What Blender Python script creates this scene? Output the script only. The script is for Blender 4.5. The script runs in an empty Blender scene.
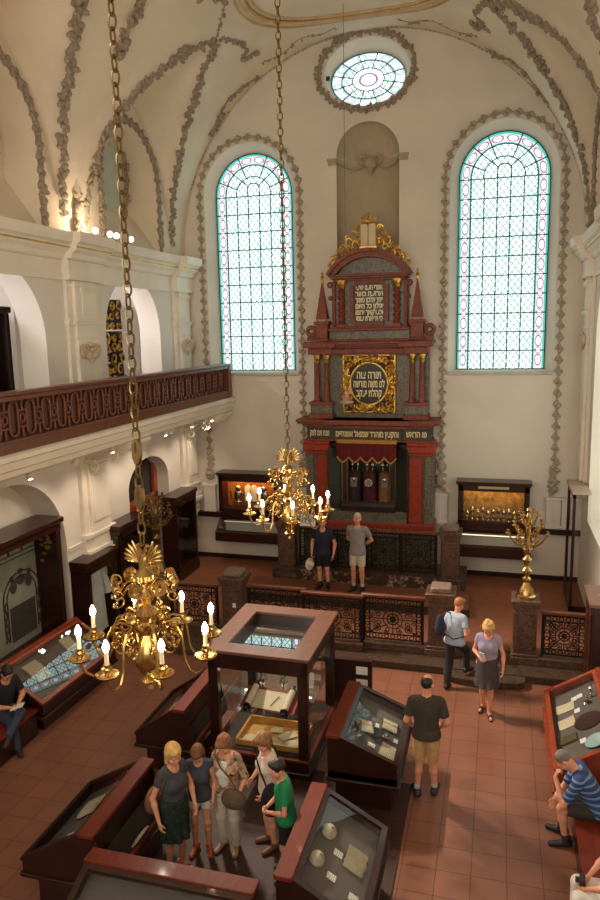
import bpy, math, random
import numpy as np
from mathutils import Vector, Matrix
from mathutils.geometry import tessellate_polygon
random.seed(7)
R = math.radians; PI = math.pi
C = bpy.context.scene.collection
cos, sin = math.cos, math.sin

# ---------------------------------------------------------------- colours
def lin(r, g, b):
    def f(c):
        c /= 255.0
        return c / 12.92 if c <= .04045 else ((c + .055) / 1.055) ** 2.4
    return (f(r), f(g), f(b), 1)

# ---------------------------------------------------------------- mesh builder
class MB:
    def __init__(s): s.v = []; s.f = []; s.m = []; s.M = None; s.mi = 0
    def add(s, vs, fs):
        o = len(s.v)
        if s.M is not None: vs = [tuple(s.M @ Vector(p)) for p in vs]
        s.v += [tuple(p) for p in vs]; s.f += [tuple(i + o for i in f) for f in fs]; s.m += [s.mi] * len(fs)
        return s
    def box(s, x0, x1, y0, y1, z0, z1, b=0.0):
        if x1 < x0: x0, x1 = x1, x0
        if y1 < y0: y0, y1 = y1, y0
        b = min(b, (x1-x0)*.3, (y1-y0)*.3, (z1-z0)*.3)
        if b <= 0:
            return s.add([(x0,y0,z0),(x1,y0,z0),(x1,y1,z0),(x0,y1,z0),(x0,y0,z1),(x1,y0,z1),(x1,y1,z1),(x0,y1,z1)],
                [(0,3,2,1),(4,5,6,7),(0,1,5,4),(1,2,6,5),(2,3,7,6),(3,0,4,7)])
        vs = []
        def ring(z, d): return [(x0+d,y0+d,z),(x1-d,y0+d,z),(x1-d,y1-d,z),(x0+d,y1-d,z)]
        # chamfer along all horizontal edges and a small one on the verticals
        def ring8(z, d):
            return [(x0+b+d,y0+d,z),(x1-b-d,y0+d,z),(x1-d,y0+b+d,z),(x1-d,y1-b-d,z),(x1-b-d,y1-d,z),(x0+b+d,y1-d,z),(x0+d,y1-b-d,z),(x0+d,y0+b+d,z)]
        d = b*.45
        for z, dd in ((z0,d),(z0+b*.6,0),(z1-b*.6,0),(z1,d)): vs += ring8(z, dd)
        fs = [tuple(range(7,-1,-1)), tuple(range(24,32))]
        for k in range(3):
            for i in range(8):
                j = (i+1) % 8; fs.append((k*8+i, k*8+j, k*8+8+j, k*8+8+i))
        return s.add(vs, fs)
    def prism(s, poly, axis, a0, a1):
        """poly 2-D outline pulled along axis: 'x' -> (y,z), 'y' -> (x,z), 'z' -> (x,y)."""
        def P(p, a): return {'x': (a,p[0],p[1]), 'y': (p[0],a,p[1]), 'z': (p[0],p[1],a)}[axis]
        n = len(poly); vs = [P(p,a0) for p in poly] + [P(p,a1) for p in poly]
        tri = tessellate_polygon([[Vector((p[0],p[1],0)) for p in poly]])
        fs = [tuple(t) for t in tri] + [tuple(i+n for i in reversed(t)) for t in tri]
        fs += [(i,(i+1)%n,(i+1)%n+n,i+n) for i in range(n)]
        return s.add(vs, fs)
    def lathe(s, prof, c=(0,0,0), n=16, ax='z', a0=0, a1=2*PI):
        vs = []; full = abs(a1-a0-2*PI) < 1e-6; k = n if full else n+1
        for r, h in prof:
            for i in range(k):
                a = a0+(a1-a0)*i/n; x, y = r*cos(a), r*sin(a)
                p = (x,y,h) if ax == 'z' else ((x,h,y) if ax == 'y' else (h,x,y))
                vs.append((c[0]+p[0], c[1]+p[1], c[2]+p[2]))
        fs = []
        for j in range(len(prof)-1):
            for i in range(n):
                i2 = (i+1) % k if full else i+1
                fs.append((j*k+i, j*k+i2, (j+1)*k+i2, (j+1)*k+i))
        if full:
            if prof[0][0] > 1e-5: fs.append(tuple(range(k-1,-1,-1)))
            if prof[-1][0] > 1e-5: fs.append(tuple(range((len(prof)-1)*k, len(prof)*k)))
        return s.add(vs, fs)
    def tube(s, pts, r, n=8, closed=False, flat=None):
        """round bar through pts; r number or list; flat=(normal, w, h) sweeps a flat section instead."""
        pts = [Vector(p) for p in pts]; m = len(pts); vs = []; up = None
        for i, p in enumerate(pts):
            if closed: t = pts[(i+1)%m]-pts[i-1]
            else: t = pts[min(i+1,m-1)]-pts[max(i-1,0)]
            if t.length < 1e-9: t = Vector((0,0,1))
            t.normalize()
            if up is None:
                up = Vector((0,0,1)) if abs(t.z) < .9 else Vector((1,0,0))
            u = up - t*up.dot(t)
            if u.length < 1e-6: u = t.orthogonal()
            u.normalize(); w = t.cross(u); up = u
            rr = r[i] if isinstance(r,(list,tuple)) else r
            for k in range(n):
                a = 2*PI*k/n; vs.append(p+u*(rr*cos(a))+w*(rr*sin(a)))
        fs = []
        for i in range(m if closed else m-1):
            j = (i+1) % m
            for k in range(n):
                k2 = (k+1) % n; fs.append((i*n+k, i*n+k2, j*n+k2, j*n+k))
        if not closed: fs += [tuple(range(n-1,-1,-1)), tuple(range((m-1)*n, m*n))]
        return s.add(vs, fs)
    def ball(s, c, r, n=10, m=6):
        rx, ry, rz = r if isinstance(r,(tuple,list)) else (r,r,r)
        vs = [(c[0],c[1],c[2]-rz)]
        for j in range(1,m):
            p = -PI/2+PI*j/m
            for i in range(n):
                a = 2*PI*i/n; vs.append((c[0]+rx*cos(p)*cos(a), c[1]+ry*cos(p)*sin(a), c[2]+rz*sin(p)))
        vs.append((c[0],c[1],c[2]+rz)); fs = []
        for i in range(n): fs.append((0, 1+(i+1)%n, 1+i))
        for j in range(m-2):
            for i in range(n):
                a = 1+j*n+i; b = 1+j*n+(i+1)%n; fs.append((a,b,b+n,a+n))
        l = len(vs)-1
        for i in range(n): fs.append((l, 1+(m-2)*n+i, 1+(m-2)*n+(i+1)%n))
        return s.add(vs, fs)
    def torus(s, c, Rr, r, ax='z', n=16, m=6, sx=1, sy=1):
        pts = []
        for i in range(n):
            a = 2*PI*i/n; x, y = Rr*sx*cos(a), Rr*sy*sin(a)
            p = (x,y,0) if ax == 'z' else ((x,0,y) if ax == 'y' else (0,x,y))
            pts.append((c[0]+p[0],c[1]+p[1],c[2]+p[2]))
        return s.tube(pts, r, m, True)
    def quad(s, a, b, c, d): return s.add([a,b,c,d],[(0,1,2,3)])
    def holed(s, outer, holes, P):
        """flat face with holes; P maps 2-D to 3-D"""
        loops = [outer]+holes; flat = [p for l in loops for p in l]
        tri = tessellate_polygon([[Vector((p[0],p[1],0)) for p in l] for l in loops])
        return s.add([P(p) for p in flat], [tuple(t) for t in tri])
    def build(s, name, mat, parent=None, smooth=True, angle=35, **props):
        off = OFF.get(parent.name, Vector((0,0,0))) if parent else Vector((0,0,0))
        o0 = props.pop('origin', None)
        if o0 is not None and parent is None: off = Vector(o0)
        me = bpy.data.meshes.new(name)
        me.from_pydata([(p[0]-off[0], p[1]-off[1], p[2]-off[2]) for p in s.v], [], s.f); me.update()
        o = bpy.data.objects.new(name, me); C.objects.link(o)
        for m in (mat if isinstance(mat,(list,tuple)) else [mat]): me.materials.append(m)
        if isinstance(mat,(list,tuple)): me.polygons.foreach_set('material_index', s.m)
        me.polygons.foreach_set('use_smooth', [bool(smooth)]*len(me.polygons))
        if smooth: me.set_sharp_from_angle(angle=R(angle))
        if parent: o.parent = parent
        elif o0 is not None: o.location = off
        OFF[o.name] = off
        for k, v in props.items(): o[k] = v
        return o
OFF = {}

def thing(name, loc, label, cat, group=None):
    o = bpy.data.objects.new(name, None); C.objects.link(o); o.location = loc; o.empty_display_size = .1
    OFF[o.name] = Vector(loc); o['label'] = label; o['category'] = cat
    if group: o['group'] = group
    return o
def tag(o, label, cat, group=None):
    o['label'] = label; o['category'] = cat
    if group: o['group'] = group
    return o
def struct(mb, name, mat, **k):
    o = mb.build(name, mat, **k); o['kind'] = 'structure'; return o
def copy_tree(o, parent=None):
    c = o.copy(); C.objects.link(c); OFF[c.name] = OFF.get(o.name, Vector((0,0,0)))
    if parent: c.parent = parent
    for ch in list(o.children): copy_tree(ch, c)
    return c
NT = [0]
def trim_name():
    NT[0] += 1; return 'trim_%d' % NT[0]

# ---------------------------------------------------------------- materials
def nodes(name):
    m = bpy.data.materials.new(name); m.use_nodes = True; nt = m.node_tree
    return m, nt, nt.nodes['Principled BSDF']
def N(nt, t, **k):
    n = nt.nodes.new(t)
    for a, b in k.items(): setattr(n, a, b)
    return n
def coords(nt, scale=(1,1,1), loc=(0,0,0)):
    tc = N(nt,'ShaderNodeTexCoord'); mp = N(nt,'ShaderNodeMapping')
    mp.inputs['Scale'].default_value = scale; mp.inputs['Location'].default_value = loc
    nt.links.new(tc.outputs['Object'], mp.inputs['Vector']); return mp.outputs['Vector']
def ramp(nt, fac, stops):
    r = N(nt,'ShaderNodeValToRGB'); e = r.color_ramp.elements
    while len(e) < len(stops): e.new(.5)
    for el, (p, c) in zip(e, stops): el.position = p; el.color = c
    nt.links.new(fac, r.inputs['Fac']); return r.outputs['Color']
def bump(nt, b, h, strength=.3, dist=.01):
    n = N(nt,'ShaderNodeBump'); n.inputs['Strength'].default_value = strength; n.inputs['Distance'].default_value = dist
    nt.links.new(h, n.inputs['Height']); nt.links.new(n.outputs['Normal'], b.inputs['Normal'])
def scl(c, k): return (min(c[0]*k,1), min(c[1]*k,1), min(c[2]*k,1), 1)
def plain(name, c, rough=.5, metal=0, var=.12, scale=3, bstr=0, bscale=60, coat=0, spec=.5):
    m, nt, b = nodes(name); v = coords(nt)
    nz = N(nt,'ShaderNodeTexNoise'); nz.inputs['Scale'].default_value = scale; nz.inputs['Detail'].default_value = 5
    nt.links.new(v, nz.inputs['Vector'])
    col = ramp(nt, nz.outputs['Fac'], [(.3, scl(c,1-var)), (.7, scl(c,1+var))])
    nt.links.new(col, b.inputs['Base Color'])
    b.inputs['Roughness'].default_value = rough; b.inputs['Metallic'].default_value = metal
    b.inputs['Specular IOR Level'].default_value = spec
    if coat: b.inputs['Coat Weight'].default_value = coat; b.inputs['Coat Roughness'].default_value = .15
    if bstr:
        n2 = N(nt,'ShaderNodeTexNoise'); n2.inputs['Scale'].default_value = bscale; n2.inputs['Detail'].default_value = 3
        nt.links.new(v, n2.inputs['Vector']); bump(nt, b, n2.outputs['Fac'], bstr)
    return m
def wood(name, c, rough=.35, sc=(1,6,1), var=.35, coat=.2, spec=.5):
    m, nt, b = nodes(name); v = coords(nt, sc)
    w = N(nt,'ShaderNodeTexNoise'); w.inputs['Scale'].default_value = 4; w.inputs['Detail'].default_value = 6; w.inputs['Distortion'].default_value = 1.5
    nt.links.new(v, w.inputs['Vector'])
    col = ramp(nt, w.outputs['Fac'], [(.3, scl(c,1-var)), (.5, c), (.72, scl(c,1+var))])
    nt.links.new(col, b.inputs['Base Color']); b.inputs['Roughness'].default_value = rough; b.inputs['Specular IOR Level'].default_value = spec
    b.inputs['Coat Weight'].default_value = coat; b.inputs['Coat Roughness'].default_value = .07
    bump(nt, b, w.outputs['Fac'], .08); return m
def marble(name, c, c2, rough=.3, scale=5):
    m, nt, b = nodes(name); v = coords(nt)
    n1 = N(nt,'ShaderNodeTexNoise'); n1.inputs['Scale'].default_value = scale; n1.inputs['Detail'].default_value = 8; n1.inputs['Distortion'].default_value = 2.2
    nt.links.new(v, n1.inputs['Vector'])
    col = ramp(nt, n1.outputs['Fac'], [(.3, scl(c,.75)), (.5, c), (.56, c2), (.6, c), (.75, scl(c,1.2))])
    nt.links.new(col, b.inputs['Base Color']); b.inputs['Roughness'].default_value = rough; return m
def emit(name, c, s):
    m, nt, b = nodes(name); b.inputs['Base Color'].default_value = (.02,.02,.02,1)
    b.inputs['Emission Color'].default_value = c; b.inputs['Emission Strength'].default_value = s; return m
def glassy(name, tint=(.93,.95,.94,1), refl=1.0):
    m = bpy.data.materials.new(name); m.use_nodes = True; nt = m.node_tree; nt.nodes.clear()
    o = N(nt,'ShaderNodeOutputMaterial'); mx = N(nt,'ShaderNodeMixShader'); tr = N(nt,'ShaderNodeBsdfTransparent'); gl = N(nt,'ShaderNodeBsdfGlossy')
    lw = N(nt,'ShaderNodeLayerWeight'); pw = N(nt,'ShaderNodeMath', operation='POWER'); pw.inputs[1].default_value = 5; nt.links.new(lw.outputs['Facing'], pw.inputs[0])
    fr = N(nt,'ShaderNodeMath', operation='MULTIPLY_ADD'); fr.inputs[1].default_value = .96; fr.inputs[2].default_value = .04; nt.links.new(pw.outputs[0], fr.inputs[0])
    ml = N(nt,'ShaderNodeMath', operation='MULTIPLY'); ml.inputs[1].default_value = 1.7*refl; ml.use_clamp = True
    tr.inputs['Color'].default_value = tint; gl.inputs['Roughness'].default_value = .01
    nt.links.new(fr.outputs[0], ml.inputs[0]); nt.links.new(ml.outputs[0], mx.inputs['Fac'])
    nt.links.new(tr.outputs[0], mx.inputs[1]); nt.links.new(gl.outputs[0], mx.inputs[2]); nt.links.new(mx.outputs[0], o.inputs['Surface'])
    return m

PLASTER = plain('warm plaster', lin(224,214,198), .9, var=.06, scale=.9, bstr=.05, bscale=30)
VAULT = plain('vault plaster', lin(226,211,187), .9, var=.07, scale=.8, bstr=.05, bscale=25)
WHITE = plain('pale limewash', lin(232,224,212), .85, var=.04, scale=1.2, bstr=.04, bscale=40)
STUCCO = plain('grey stucco', lin(156,141,122), .95, var=.2, scale=14, bstr=.2, bscale=60)
CREAM = plain('cream moulding', lin(240,231,214), .7, var=.05, scale=2)
MAHO = wood('mahogany', lin(44,18,13), .34)
MAHOY = wood('mahogany along', lin(52,22,15), .3, (6,1,1))
REDWOOD = wood('polished red wood', lin(108,44,28), .42, (6,1,1), .2, .1, .2)
DARKWOOD = wood('dark walnut', lin(46,22,16), .35)
RAILWOOD = wood('railing oak', lin(112,64,42), .4, (4,1,1), .2)
FRETWOOD = wood('railing panel', lin(84,44,30), .45, (2,2,2), .2)
REDMARB = marble('red marble', lin(122,54,30), lin(142,74,48), .5, 6)
RED2 = marble('bright red marble', lin(154,52,30), lin(168,72,46), .3, 7)
GREYMARB = marble('grey marble', lin(96,88,72), lin(140,130,110), .35, 9)
STONE = marble('brown stone', lin(88,62,48), lin(120,92,74), .4, 7)
STONETOP = marble('pale stone cap', lin(134,110,96), lin(150,128,112), .45, 8)
STUCCO2 = plain('pale grey stucco', lin(172,158,138), .95, var=.25, scale=14, bstr=.2, bscale=60)
GOLD = plain('gilding', lin(214,172,88), .38, 1, .2, 10, .2, 50)
BRASS = plain('polished brass', lin(190,158,100), .27, 1, .12, 6)
OLDBRASS = plain('dull brass', lin(140,118,78), .35, 1, .15, 8)
IRON = plain('black iron', lin(32,28,26), .45, .6, .2, 20)
BLACKP = plain('black plaque', lin(24,22,20), .35, 0, .2, 8)
GLASS = glassy('case glass', refl=.6)
GLASS2 = glassy('clear polished glass', refl=2.6); GLASS3 = glassy('dim glass', refl=.25)
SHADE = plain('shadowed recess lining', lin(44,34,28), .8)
PAPER = plain('old paper', lin(205,192,165), .85, var=.08, scale=12)
CARD = plain('white card', lin(235,232,224), .8, var=.03)
INK = plain('ink', lin(58,48,42), .8)
BULB = emit('bulb glow', (1,.80,.48,1), 22)
SPOTGLOW = emit('spot lamp glow', (1,.80,.6,1), 5)
WAX = plain('candle sleeve', lin(238,226,196), .5, var=.03)
SILVER = plain('silver', lin(190,188,180), .25, 1, .15, 10)
def S(*p): return tuple(p)
# ================================================================ ROOM SHELL
XC, ZC, RV = -3.12, 8.5, 4.95           # barrel vault axis, springing height, radius
XL, XR, YF, YB = -8.07, 1.83, 17.9, -4.0
YC = [1.03, 5.73, 10.43, 15.13]         # lunette centres along the hall
TILE = .4156

def arch(cx, zb, zs, hw, n=24, top=None):
    """outline of an arched opening, anticlockwise from bottom left"""
    h = hw if top is None else top - zs
    return [(cx-hw,zb),(cx+hw,zb)] + [(cx+hw*cos(PI*i/n), zs+h*sin(PI*i/n)) for i in range(n+1)]
def oval(cx, cz, a, b, n=40): return [(cx+a*cos(2*PI*i/n), cz+b*sin(2*PI*i/n)) for i in range(n)]
def reveal(mb, l0, P0, l1, P1, skip=()):
    n = len(l0); a = [P0(p) for p in l0]; b = [P1(p) for p in l1]
    mb.add(a+b, [(i,(i+1)%n,(i+1)%n+n,i+n) for i in range(n) if i not in skip])

# floor: square terracotta tiles
m, nt, b = nodes('terracotta tiles'); v = coords(nt, (1,1,1), (.584, -7.84, 0))
br = N(nt,'ShaderNodeTexBrick'); br.offset = 0; br.squash = 1
for k, x in (('Scale',1),('Mortar Size',.006),('Mortar Smooth',.3),('Bias',0),('Brick Width',TILE),('Row Height',TILE)): br.inputs[k].default_value = x
br.inputs['Color1'].default_value = lin(143,94,73); br.inputs['Color2'].default_value = lin(137,89,69); br.inputs['Mortar'].default_value = lin(92,58,44)
nt.links.new(v, br.inputs['Vector'])
nz = N(nt,'ShaderNodeTexNoise'); nz.inputs['Scale'].default_value = 1.3; nz.inputs['Detail'].default_value = 6; nt.links.new(v, nz.inputs['Vector'])
mx = N(nt,'ShaderNodeMixRGB', blend_type='MULTIPLY'); mx.inputs['Fac'].default_value = 1
nt.links.new(br.outputs['Color'], mx.inputs['Color1']); nt.links.new(ramp(nt, nz.outputs['Fac'], [(.3,(.8,.78,.76,1)),(.7,(1,1,1,1))]), mx.inputs['Color2'])
nt.links.new(mx.outputs['Color'], b.inputs['Base Color']); b.inputs['Roughness'].default_value = .38
bump(nt, b, br.outputs['Fac'], -.25); TILES = m
PODIUM = plain('podium brown carpet', lin(138,84,56), .75, var=.1, scale=6, bstr=.1, bscale=120)
BOARDS = wood('dark floor boards', lin(58,31,22), .65, (1.2,5,1), .3, 0)
EDGE = marble('podium dark stone', lin(70,52,40), lin(96,76,62), .4, 6)

struct(MB().quad((-11,YB,0),(3,YB,0),(3,YF,0),(-11,YF,0)), 'floor', TILES)
struct(MB().box(-4.5,-1.05,4.6,9.4,0,.02), 'floor_boards', BOARDS)

# podium across the end of the hall: two steps up, then a second level before the ark
mb = MB(); mb.box(XL,2.1,13.5,YF,0,.30); struct(mb, 'podium_floor', PODIUM)
mb = MB(); mb.box(XL,2.1,12.94,13.52,0,.12,.01); mb.box(XL,2.1,12.9,13.51,.12,.15,.01); struct(mb, 'podium_riser', EDGE)
mb = MB()
for x0, x1, yf in ((-5.04,-3.7,13.36),(-3.76,-2.48,13.2),(-2.54,-1.25,13.36),(.87,2.1,13.36),(-6.83,-5.61,13.36)):
    mb.box(x0,x1,yf,13.6,.15,.27,.01); mb.box(x0,x1,yf-.025,13.6,.27,.31,.01)
mb.box(-.72,.37,13.4,13.56,.15,.30,.01); struct(mb, 'fence_plinth', STONE)
def round_step(x0, x1, y, d, z0, z1, name):
    n = 10; pl = [(x0,y),(x0,y-d*.55)]
    for i in range(n+1):
        a = PI*i/n; pl.append(((x0+x1)/2-(x1-x0)/2*cos(a), y-d*.55-d*.45*sin(a)))
    pl += [(x1,y)]
    mb = MB(); mb.prism(pl,'z',z0,z1-.03); mb.prism([((p[0]-(x0+x1)/2)*1.02+(x0+x1)/2, p[1]-.015 if p[1] < y else p[1]) for p in pl],'z',z1-.03,z1)
    struct(mb, name, EDGE)
round_step(-.85,.6,12.96,.42,0,.13,'podium_step')
round_step(-6.9,-5.45,12.96,.42,0,.13,'podium_step')
mb = MB(); mb.box(-5.75,-.5,15.05,16.12,.30,.50,.02); struct(mb, 'ark_landing', plain('landing brown carpet', lin(118,70,46), .75, var=.1, scale=6, bstr=.1, bscale=120))
mb = MB(); mb.box(-5.78,-.47,15.02,15.06,.30,.49,.01); mb.box(-5.3,-.62,16.12,17.2,.30,.75,.02)
struct(mb, 'ark_step', EDGE)
mb = MB(); mb.box(-4.66,-1.22,16.06,16.14,.5,.765,.01)
struct(mb, 'ark_riser', marble('veined dark marble', lin(74,50,38), lin(176,150,128), .3, 2.2))

# ---- end wall with two tall windows, an oval and a niche
WX = [-6.24, 0.02]
outer = [(XL,0),(2.1,0),(2.1,ZC)] + [(XC+RV*cos(PI*i/40), ZC+RV*sin(PI*i/40)) for i in range(41)] + [(XL,ZC-.01)]
wins = [arch(x,5.44,10.0,1.22) for x in WX]
ovo = oval(-3.2,12.56,1.03,.76); nich = arch(-3.18,7.0,10.68,.77)
mb = MB(); FP = lambda p: (p[0],YF,p[1])
mb.holed(outer, wins+[ovo,nich], FP)
G = lambda y: (lambda p: (p[0],y,p[1]))
for x, w in zip(WX, wins): reveal(mb, w, FP, arch(x,5.50,10.0,1.05), G(18.32))
reveal(mb, ovo, FP, oval(-3.22,12.5,.93,.62), G(18.32))
struct(mb, 'wall_far', PLASTER)
mb = MB()                                # shell niche
n = 14; prof = []
for i in range(n+1):
    a = PI*i/n; prof.append((-3.18-.77*cos(a), YF+.55*sin(a)))
vs = [(x,y,7.0) for x,y in prof] + [(x,y,10.68) for x,y in prof]
mb.add(vs, [(i,i+1,i+n+2,i+n+1) for i in range(n)])
k = 28; m_ = 10; vs = []
for j in range(m_+1):
    e = PI/2*j/m_
    for i in range(k+1):
        a = PI*i/k; rr = (1-.05*(.5-.5*cos(2*PI*i/k*9)) * (1 if 0 < j else 0)*cos(e*.9))
        vs.append((-3.18-.77*cos(a)*cos(e)*(rr if .02 < a < PI-.02 else 1), YF+.55*sin(a)*rr*1.0*cos(e) if True else 0, 10.68+.77*sin(e)))
# quarter dome: meridians from the front arch to the back spring line
vs = []
for j in range(m_+1):
    e = PI/2*j/m_                        # 0 front rim -> 90 back spring
    for i in range(k+1):
        a = PI*i/k; rr = 1-.045*(.5-.5*cos(2*PI*i*9/k))*sin(e)
        vs.append((-3.18-.77*cos(a)*rr, YF+.55*sin(a)*sin(e)*rr, 10.68+.77*sin(a)*cos(e)*rr))
mb.add(vs, [(j*(k+1)+i, j*(k+1)+i+1, (j+1)*(k+1)+i+1, (j+1)*(k+1)+i) for j in range(m_) for i in range(k)])
struct(mb, 'niche', plain('niche plaster', lin(186,170,144), .9, var=.07, scale=2), angle=60)
mb = MB()                                # string course and scrolled shell foot inside the niche
for s in (-1,1):
    mb.box(-3.18+s*.77,-3.18+s*1.0,YF-.03,YF,10.6,10.66); mb.box(-3.18+s*.77,-3.18+s*.98,YF-.02,YF,10.5,10.6)
    pts = [(-3.18+s*(.12+.62*t), YF+.5-.45*t*t, 10.56+.12*sin(PI*t)*(-1)) for t in [i/10 for i in range(11)]]
    mb.tube(pts, .025, 6); mb.torus((-3.18+s*.2,YF+.42,10.66), .09, .03, 'y', 12, 6)
mb.ball((-3.18,YF+.42,10.58),(.15,.08,.17)); mb.ball((-3.18,YF+.4,10.42),(.07,.06,.1))
struct(mb, trim_name(), plain('niche ornament', lin(176,160,134), .9))
struct(MB().box(-4.18,-4.09,YF-.012,YF+.02,12.45,12.55), 'wall_vent', BLACKP)

# ---- stained glass
def glassmat(name, c, s): return emit(name, c, s)
WG = 1.15
m, nt, b = nodes('leaded quarry glass'); tc = N(nt,'ShaderNodeTexCoord'); sp = N(nt,'ShaderNodeSeparateXYZ'); nt.links.new(tc.outputs['Object'], sp.inputs[0])
def math_(op, a, bb=None, c=None):
    n = N(nt,'ShaderNodeMath', operation=op)
    for i, x in enumerate((a,bb,c)):
        if x is None: continue
        if isinstance(x,(int,float)): n.inputs[i].default_value = x
        else: nt.links.new(x, n.inputs[i])
    return n.outputs[0]
def lines(sgn, w):
    u = math_('ADD', sp.outputs['X'], math_('MULTIPLY', sp.outputs['Z'], .8*sgn))
    fr = math_('FRACT', math_('MULTIPLY', u, 1/.155)); return math_('LESS_THAN', math_('ABSOLUTE', math_('SUBTRACT', fr, .5)), w)
ln = math_('MAXIMUM', lines(1,.095), lines(-1,.095))
nz = N(nt,'ShaderNodeTexNoise'); nz.inputs['Scale'].default_value = 2.3; nt.links.new(tc.outputs['Object'], nz.inputs['Vector'])
tint = ramp(nt, nz.outputs['Fac'], [(.32,(.40,.78,.74,1)),(.45,(.60,.93,.90,1)),(.6,(.66,.96,.92,1)),(.72,(.52,.84,.95,1))])
mx = N(nt,'ShaderNodeMixRGB'); nt.links.new(ln, mx.inputs['Fac']); nt.links.new(tint, mx.inputs['Color1']); mx.inputs['Color2'].default_value = (.20,.21,.19,1)
b.inputs['Base Color'].default_value = (.03,.03,.03,1); nt.links.new(mx.outputs[0], b.inputs['Emission Color']); b.inputs['Emission Strength'].default_value = WG; LATTICE = m
TEAL = emit('teal glass', (.05,.48,.40,1), .72); PINKG = emit('rose glass', (.74,.70,.74,1), .72); OVG = emit('white glass', (.85,1,.98,1), WG); MAG = emit('plum glass', (.36,.16,.25,1), .6)
CYANG = emit('blue glass', (.35,.72,.80,1), .72); LEAD = plain('window lead', lin(56,62,54), .6, .3)
GM = [TEAL, PINKG, OVG, MAG, LATTICE, CYANG]
def tall_window(n, cx, Y=18.3, zb=5.5, zs=10.0, hw=1.045):
    w = bpy.data.objects.new('window_%d' % n, None); C.objects.link(w); w.location = (cx,Y,zb); w['kind'] = 'structure'; OFF[w.name] = Vector((cx,Y,zb))
    g = MB(); H = zs-zb
    def U(d):
        r = hw-d; p = [(cx-r, zb+H*i/10) for i in range(11)]
        p += [(cx-r*cos(PI*i/20), zs+r*sin(PI*i/20)) for i in range(1,20)]
        return p + [(cx+r, zs-H*i/10) for i in range(11)]
    def strip(d0, d1, mi, y):
        a, bq = U(d0), U(d1); g.mi = mi
        for i in range(len(a)-1): g.quad((a[i][0],y,a[i][1]),(a[i+1][0],y,a[i+1][1]),(bq[i+1][0],y,bq[i+1][1]),(bq[i][0],y,bq[i][1]))
    strip(0,.065,0,Y); strip(.065,.25,1,Y); strip(.25,.285,0,Y)
    g.mi = 4; g.holed(U(.285), [], lambda p: (p[0],Y,p[1]))
    def ov(x, z, a, t):                  # white oval in a plum ring, long axis turned by t
        ca, sa = cos(t), sin(t)
        for (k0,k1,mi,y) in ((0,.8,2,Y-.004),(.8,1.12,3,Y-.005)):
            g.mi = mi; vs = []; nn = 14
            for i in range(nn):
                q = 2*PI*i/nn
                for kk in (k0,k1):
                    p, s_ = .07*kk*cos(q), a*kk*sin(q); vs.append((x+p*ca-s_*sa, y, z+p*sa+s_*ca))
            g.add(vs, [(2*i,2*((i+1)%nn),2*((i+1)%nn)+1,2*i+1) for i in range(nn)])
    for i in range(10):
        for s in (-1,1):
            ov(cx+s*(hw-.157), zb+H*(i+.5)/10, .13, 0); ov(cx+s*(hw-.157), zb+H*(i+1.0)/10-.0, .06, 0)
    for i in range(8):
        a = PI*(i+.5)/8; ov(cx+(hw-.157)*cos(a), zs+(hw-.157)*sin(a), .13, a)
    g.build('pane', GM, w, smooth=False)
    f = MB(); r = .015; y = Y-.02
    def bar(p, q, rr=r): f.tube([(p[0],y,p[1]),(q[0],y,q[1])], rr, 5)
    iw = hw-.285
    for i in range(11): bar((cx-hw,zb+H*i/10),(cx+hw,zb+H*i/10))
    for i in range(6): bar((cx-iw+2*iw*i/5,zb),(cx-iw+2*iw*i/5,zs))
    for i in range(8):
        for s in (1,): pass
    for rr_ in (hw-.01, iw, .48): f.tube([(cx+rr_*cos(PI*i/24),y,zs+rr_*sin(PI*i/24)) for i in range(25)], r, 5)
    f.tube([(cx-.16,y,zs),(cx-.16,y,zs+.18)]+[(cx-.16*cos(PI*i/8),y,zs+.18+.14*sin(PI*i/8)) for i in range(1,8)]+[(cx+.16,y,zs+.18),(cx+.16,y,zs)], r, 5)
    for i in range(1,8):
        a = PI*i/8
        if i == 4: continue
        r0 = .48 if i % 2 else .2
        bar((cx+r0*cos(a),zs+r0*sin(a)+(.1 if r0 < .3 else 0)),(cx+hw*cos(a),zs+hw*sin(a)))
    for s in (-1,1): bar((cx+s*(hw-.01),zb),(cx+s*(hw-.01),zs))
    f.build('leading', LEAD, w)
    f = MB(); f.box(cx-1.24,cx+1.24,YF-.05,Y,5.38,5.46,.02); f.build('sill', plain('sill stone', lin(200,192,180), .8), w)
tall_window(1, WX[0]); tall_window(2, WX[1])
w = bpy.data.objects.new('window_3', None); C.objects.link(w); w.location = (-3.22,18.3,12.5); w['kind'] = 'structure'; OFF[w.name] = Vector(w.location)
g = MB(); A, B = .92, .61; n = 48; cx, cz, Y = -3.22, 12.5, 18.3
def ring(k0, k1, mi, y):
    g.mi = mi; vs = []
    for i in range(n):
        q = 2*PI*i/n
        for k_ in (k0,k1): vs.append((cx+A*k_*cos(q), y, cz+B*k_*sin(q)))
    g.add(vs, [(2*i,2*((i+1)%n),2*((i+1)%n)+1,2*i+1) for i in range(n)])
for a in ((.97,1,0),(.72,.97,1),(.69,.72,5),(.42,.69,4),(.26,.42,2),(.20,.26,3),(0,.20,2)): ring(*a, Y)
for i in range(16):
    q = 2*PI*(i+.5)/16; x, z = cx+A*.845*cos(q), cz+B*.845*sin(q)
    for k0, k1, mi in ((0,.075,2),(.075,.1,5 if i % 2 else 0)):
        g.mi = mi; g.add([(x+kk*cos(t)*1.1, Y-.004, z+kk*.75*sin(t)) for t in [2*PI*j/12 for j in range(12)] for kk in (k0,k1)], [(2*j,2*((j+1)%12),2*((j+1)%12)+1,2*j+1) for j in range(12)])
g.build('pane', GM, w, smooth=False)
f = MB()
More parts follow.
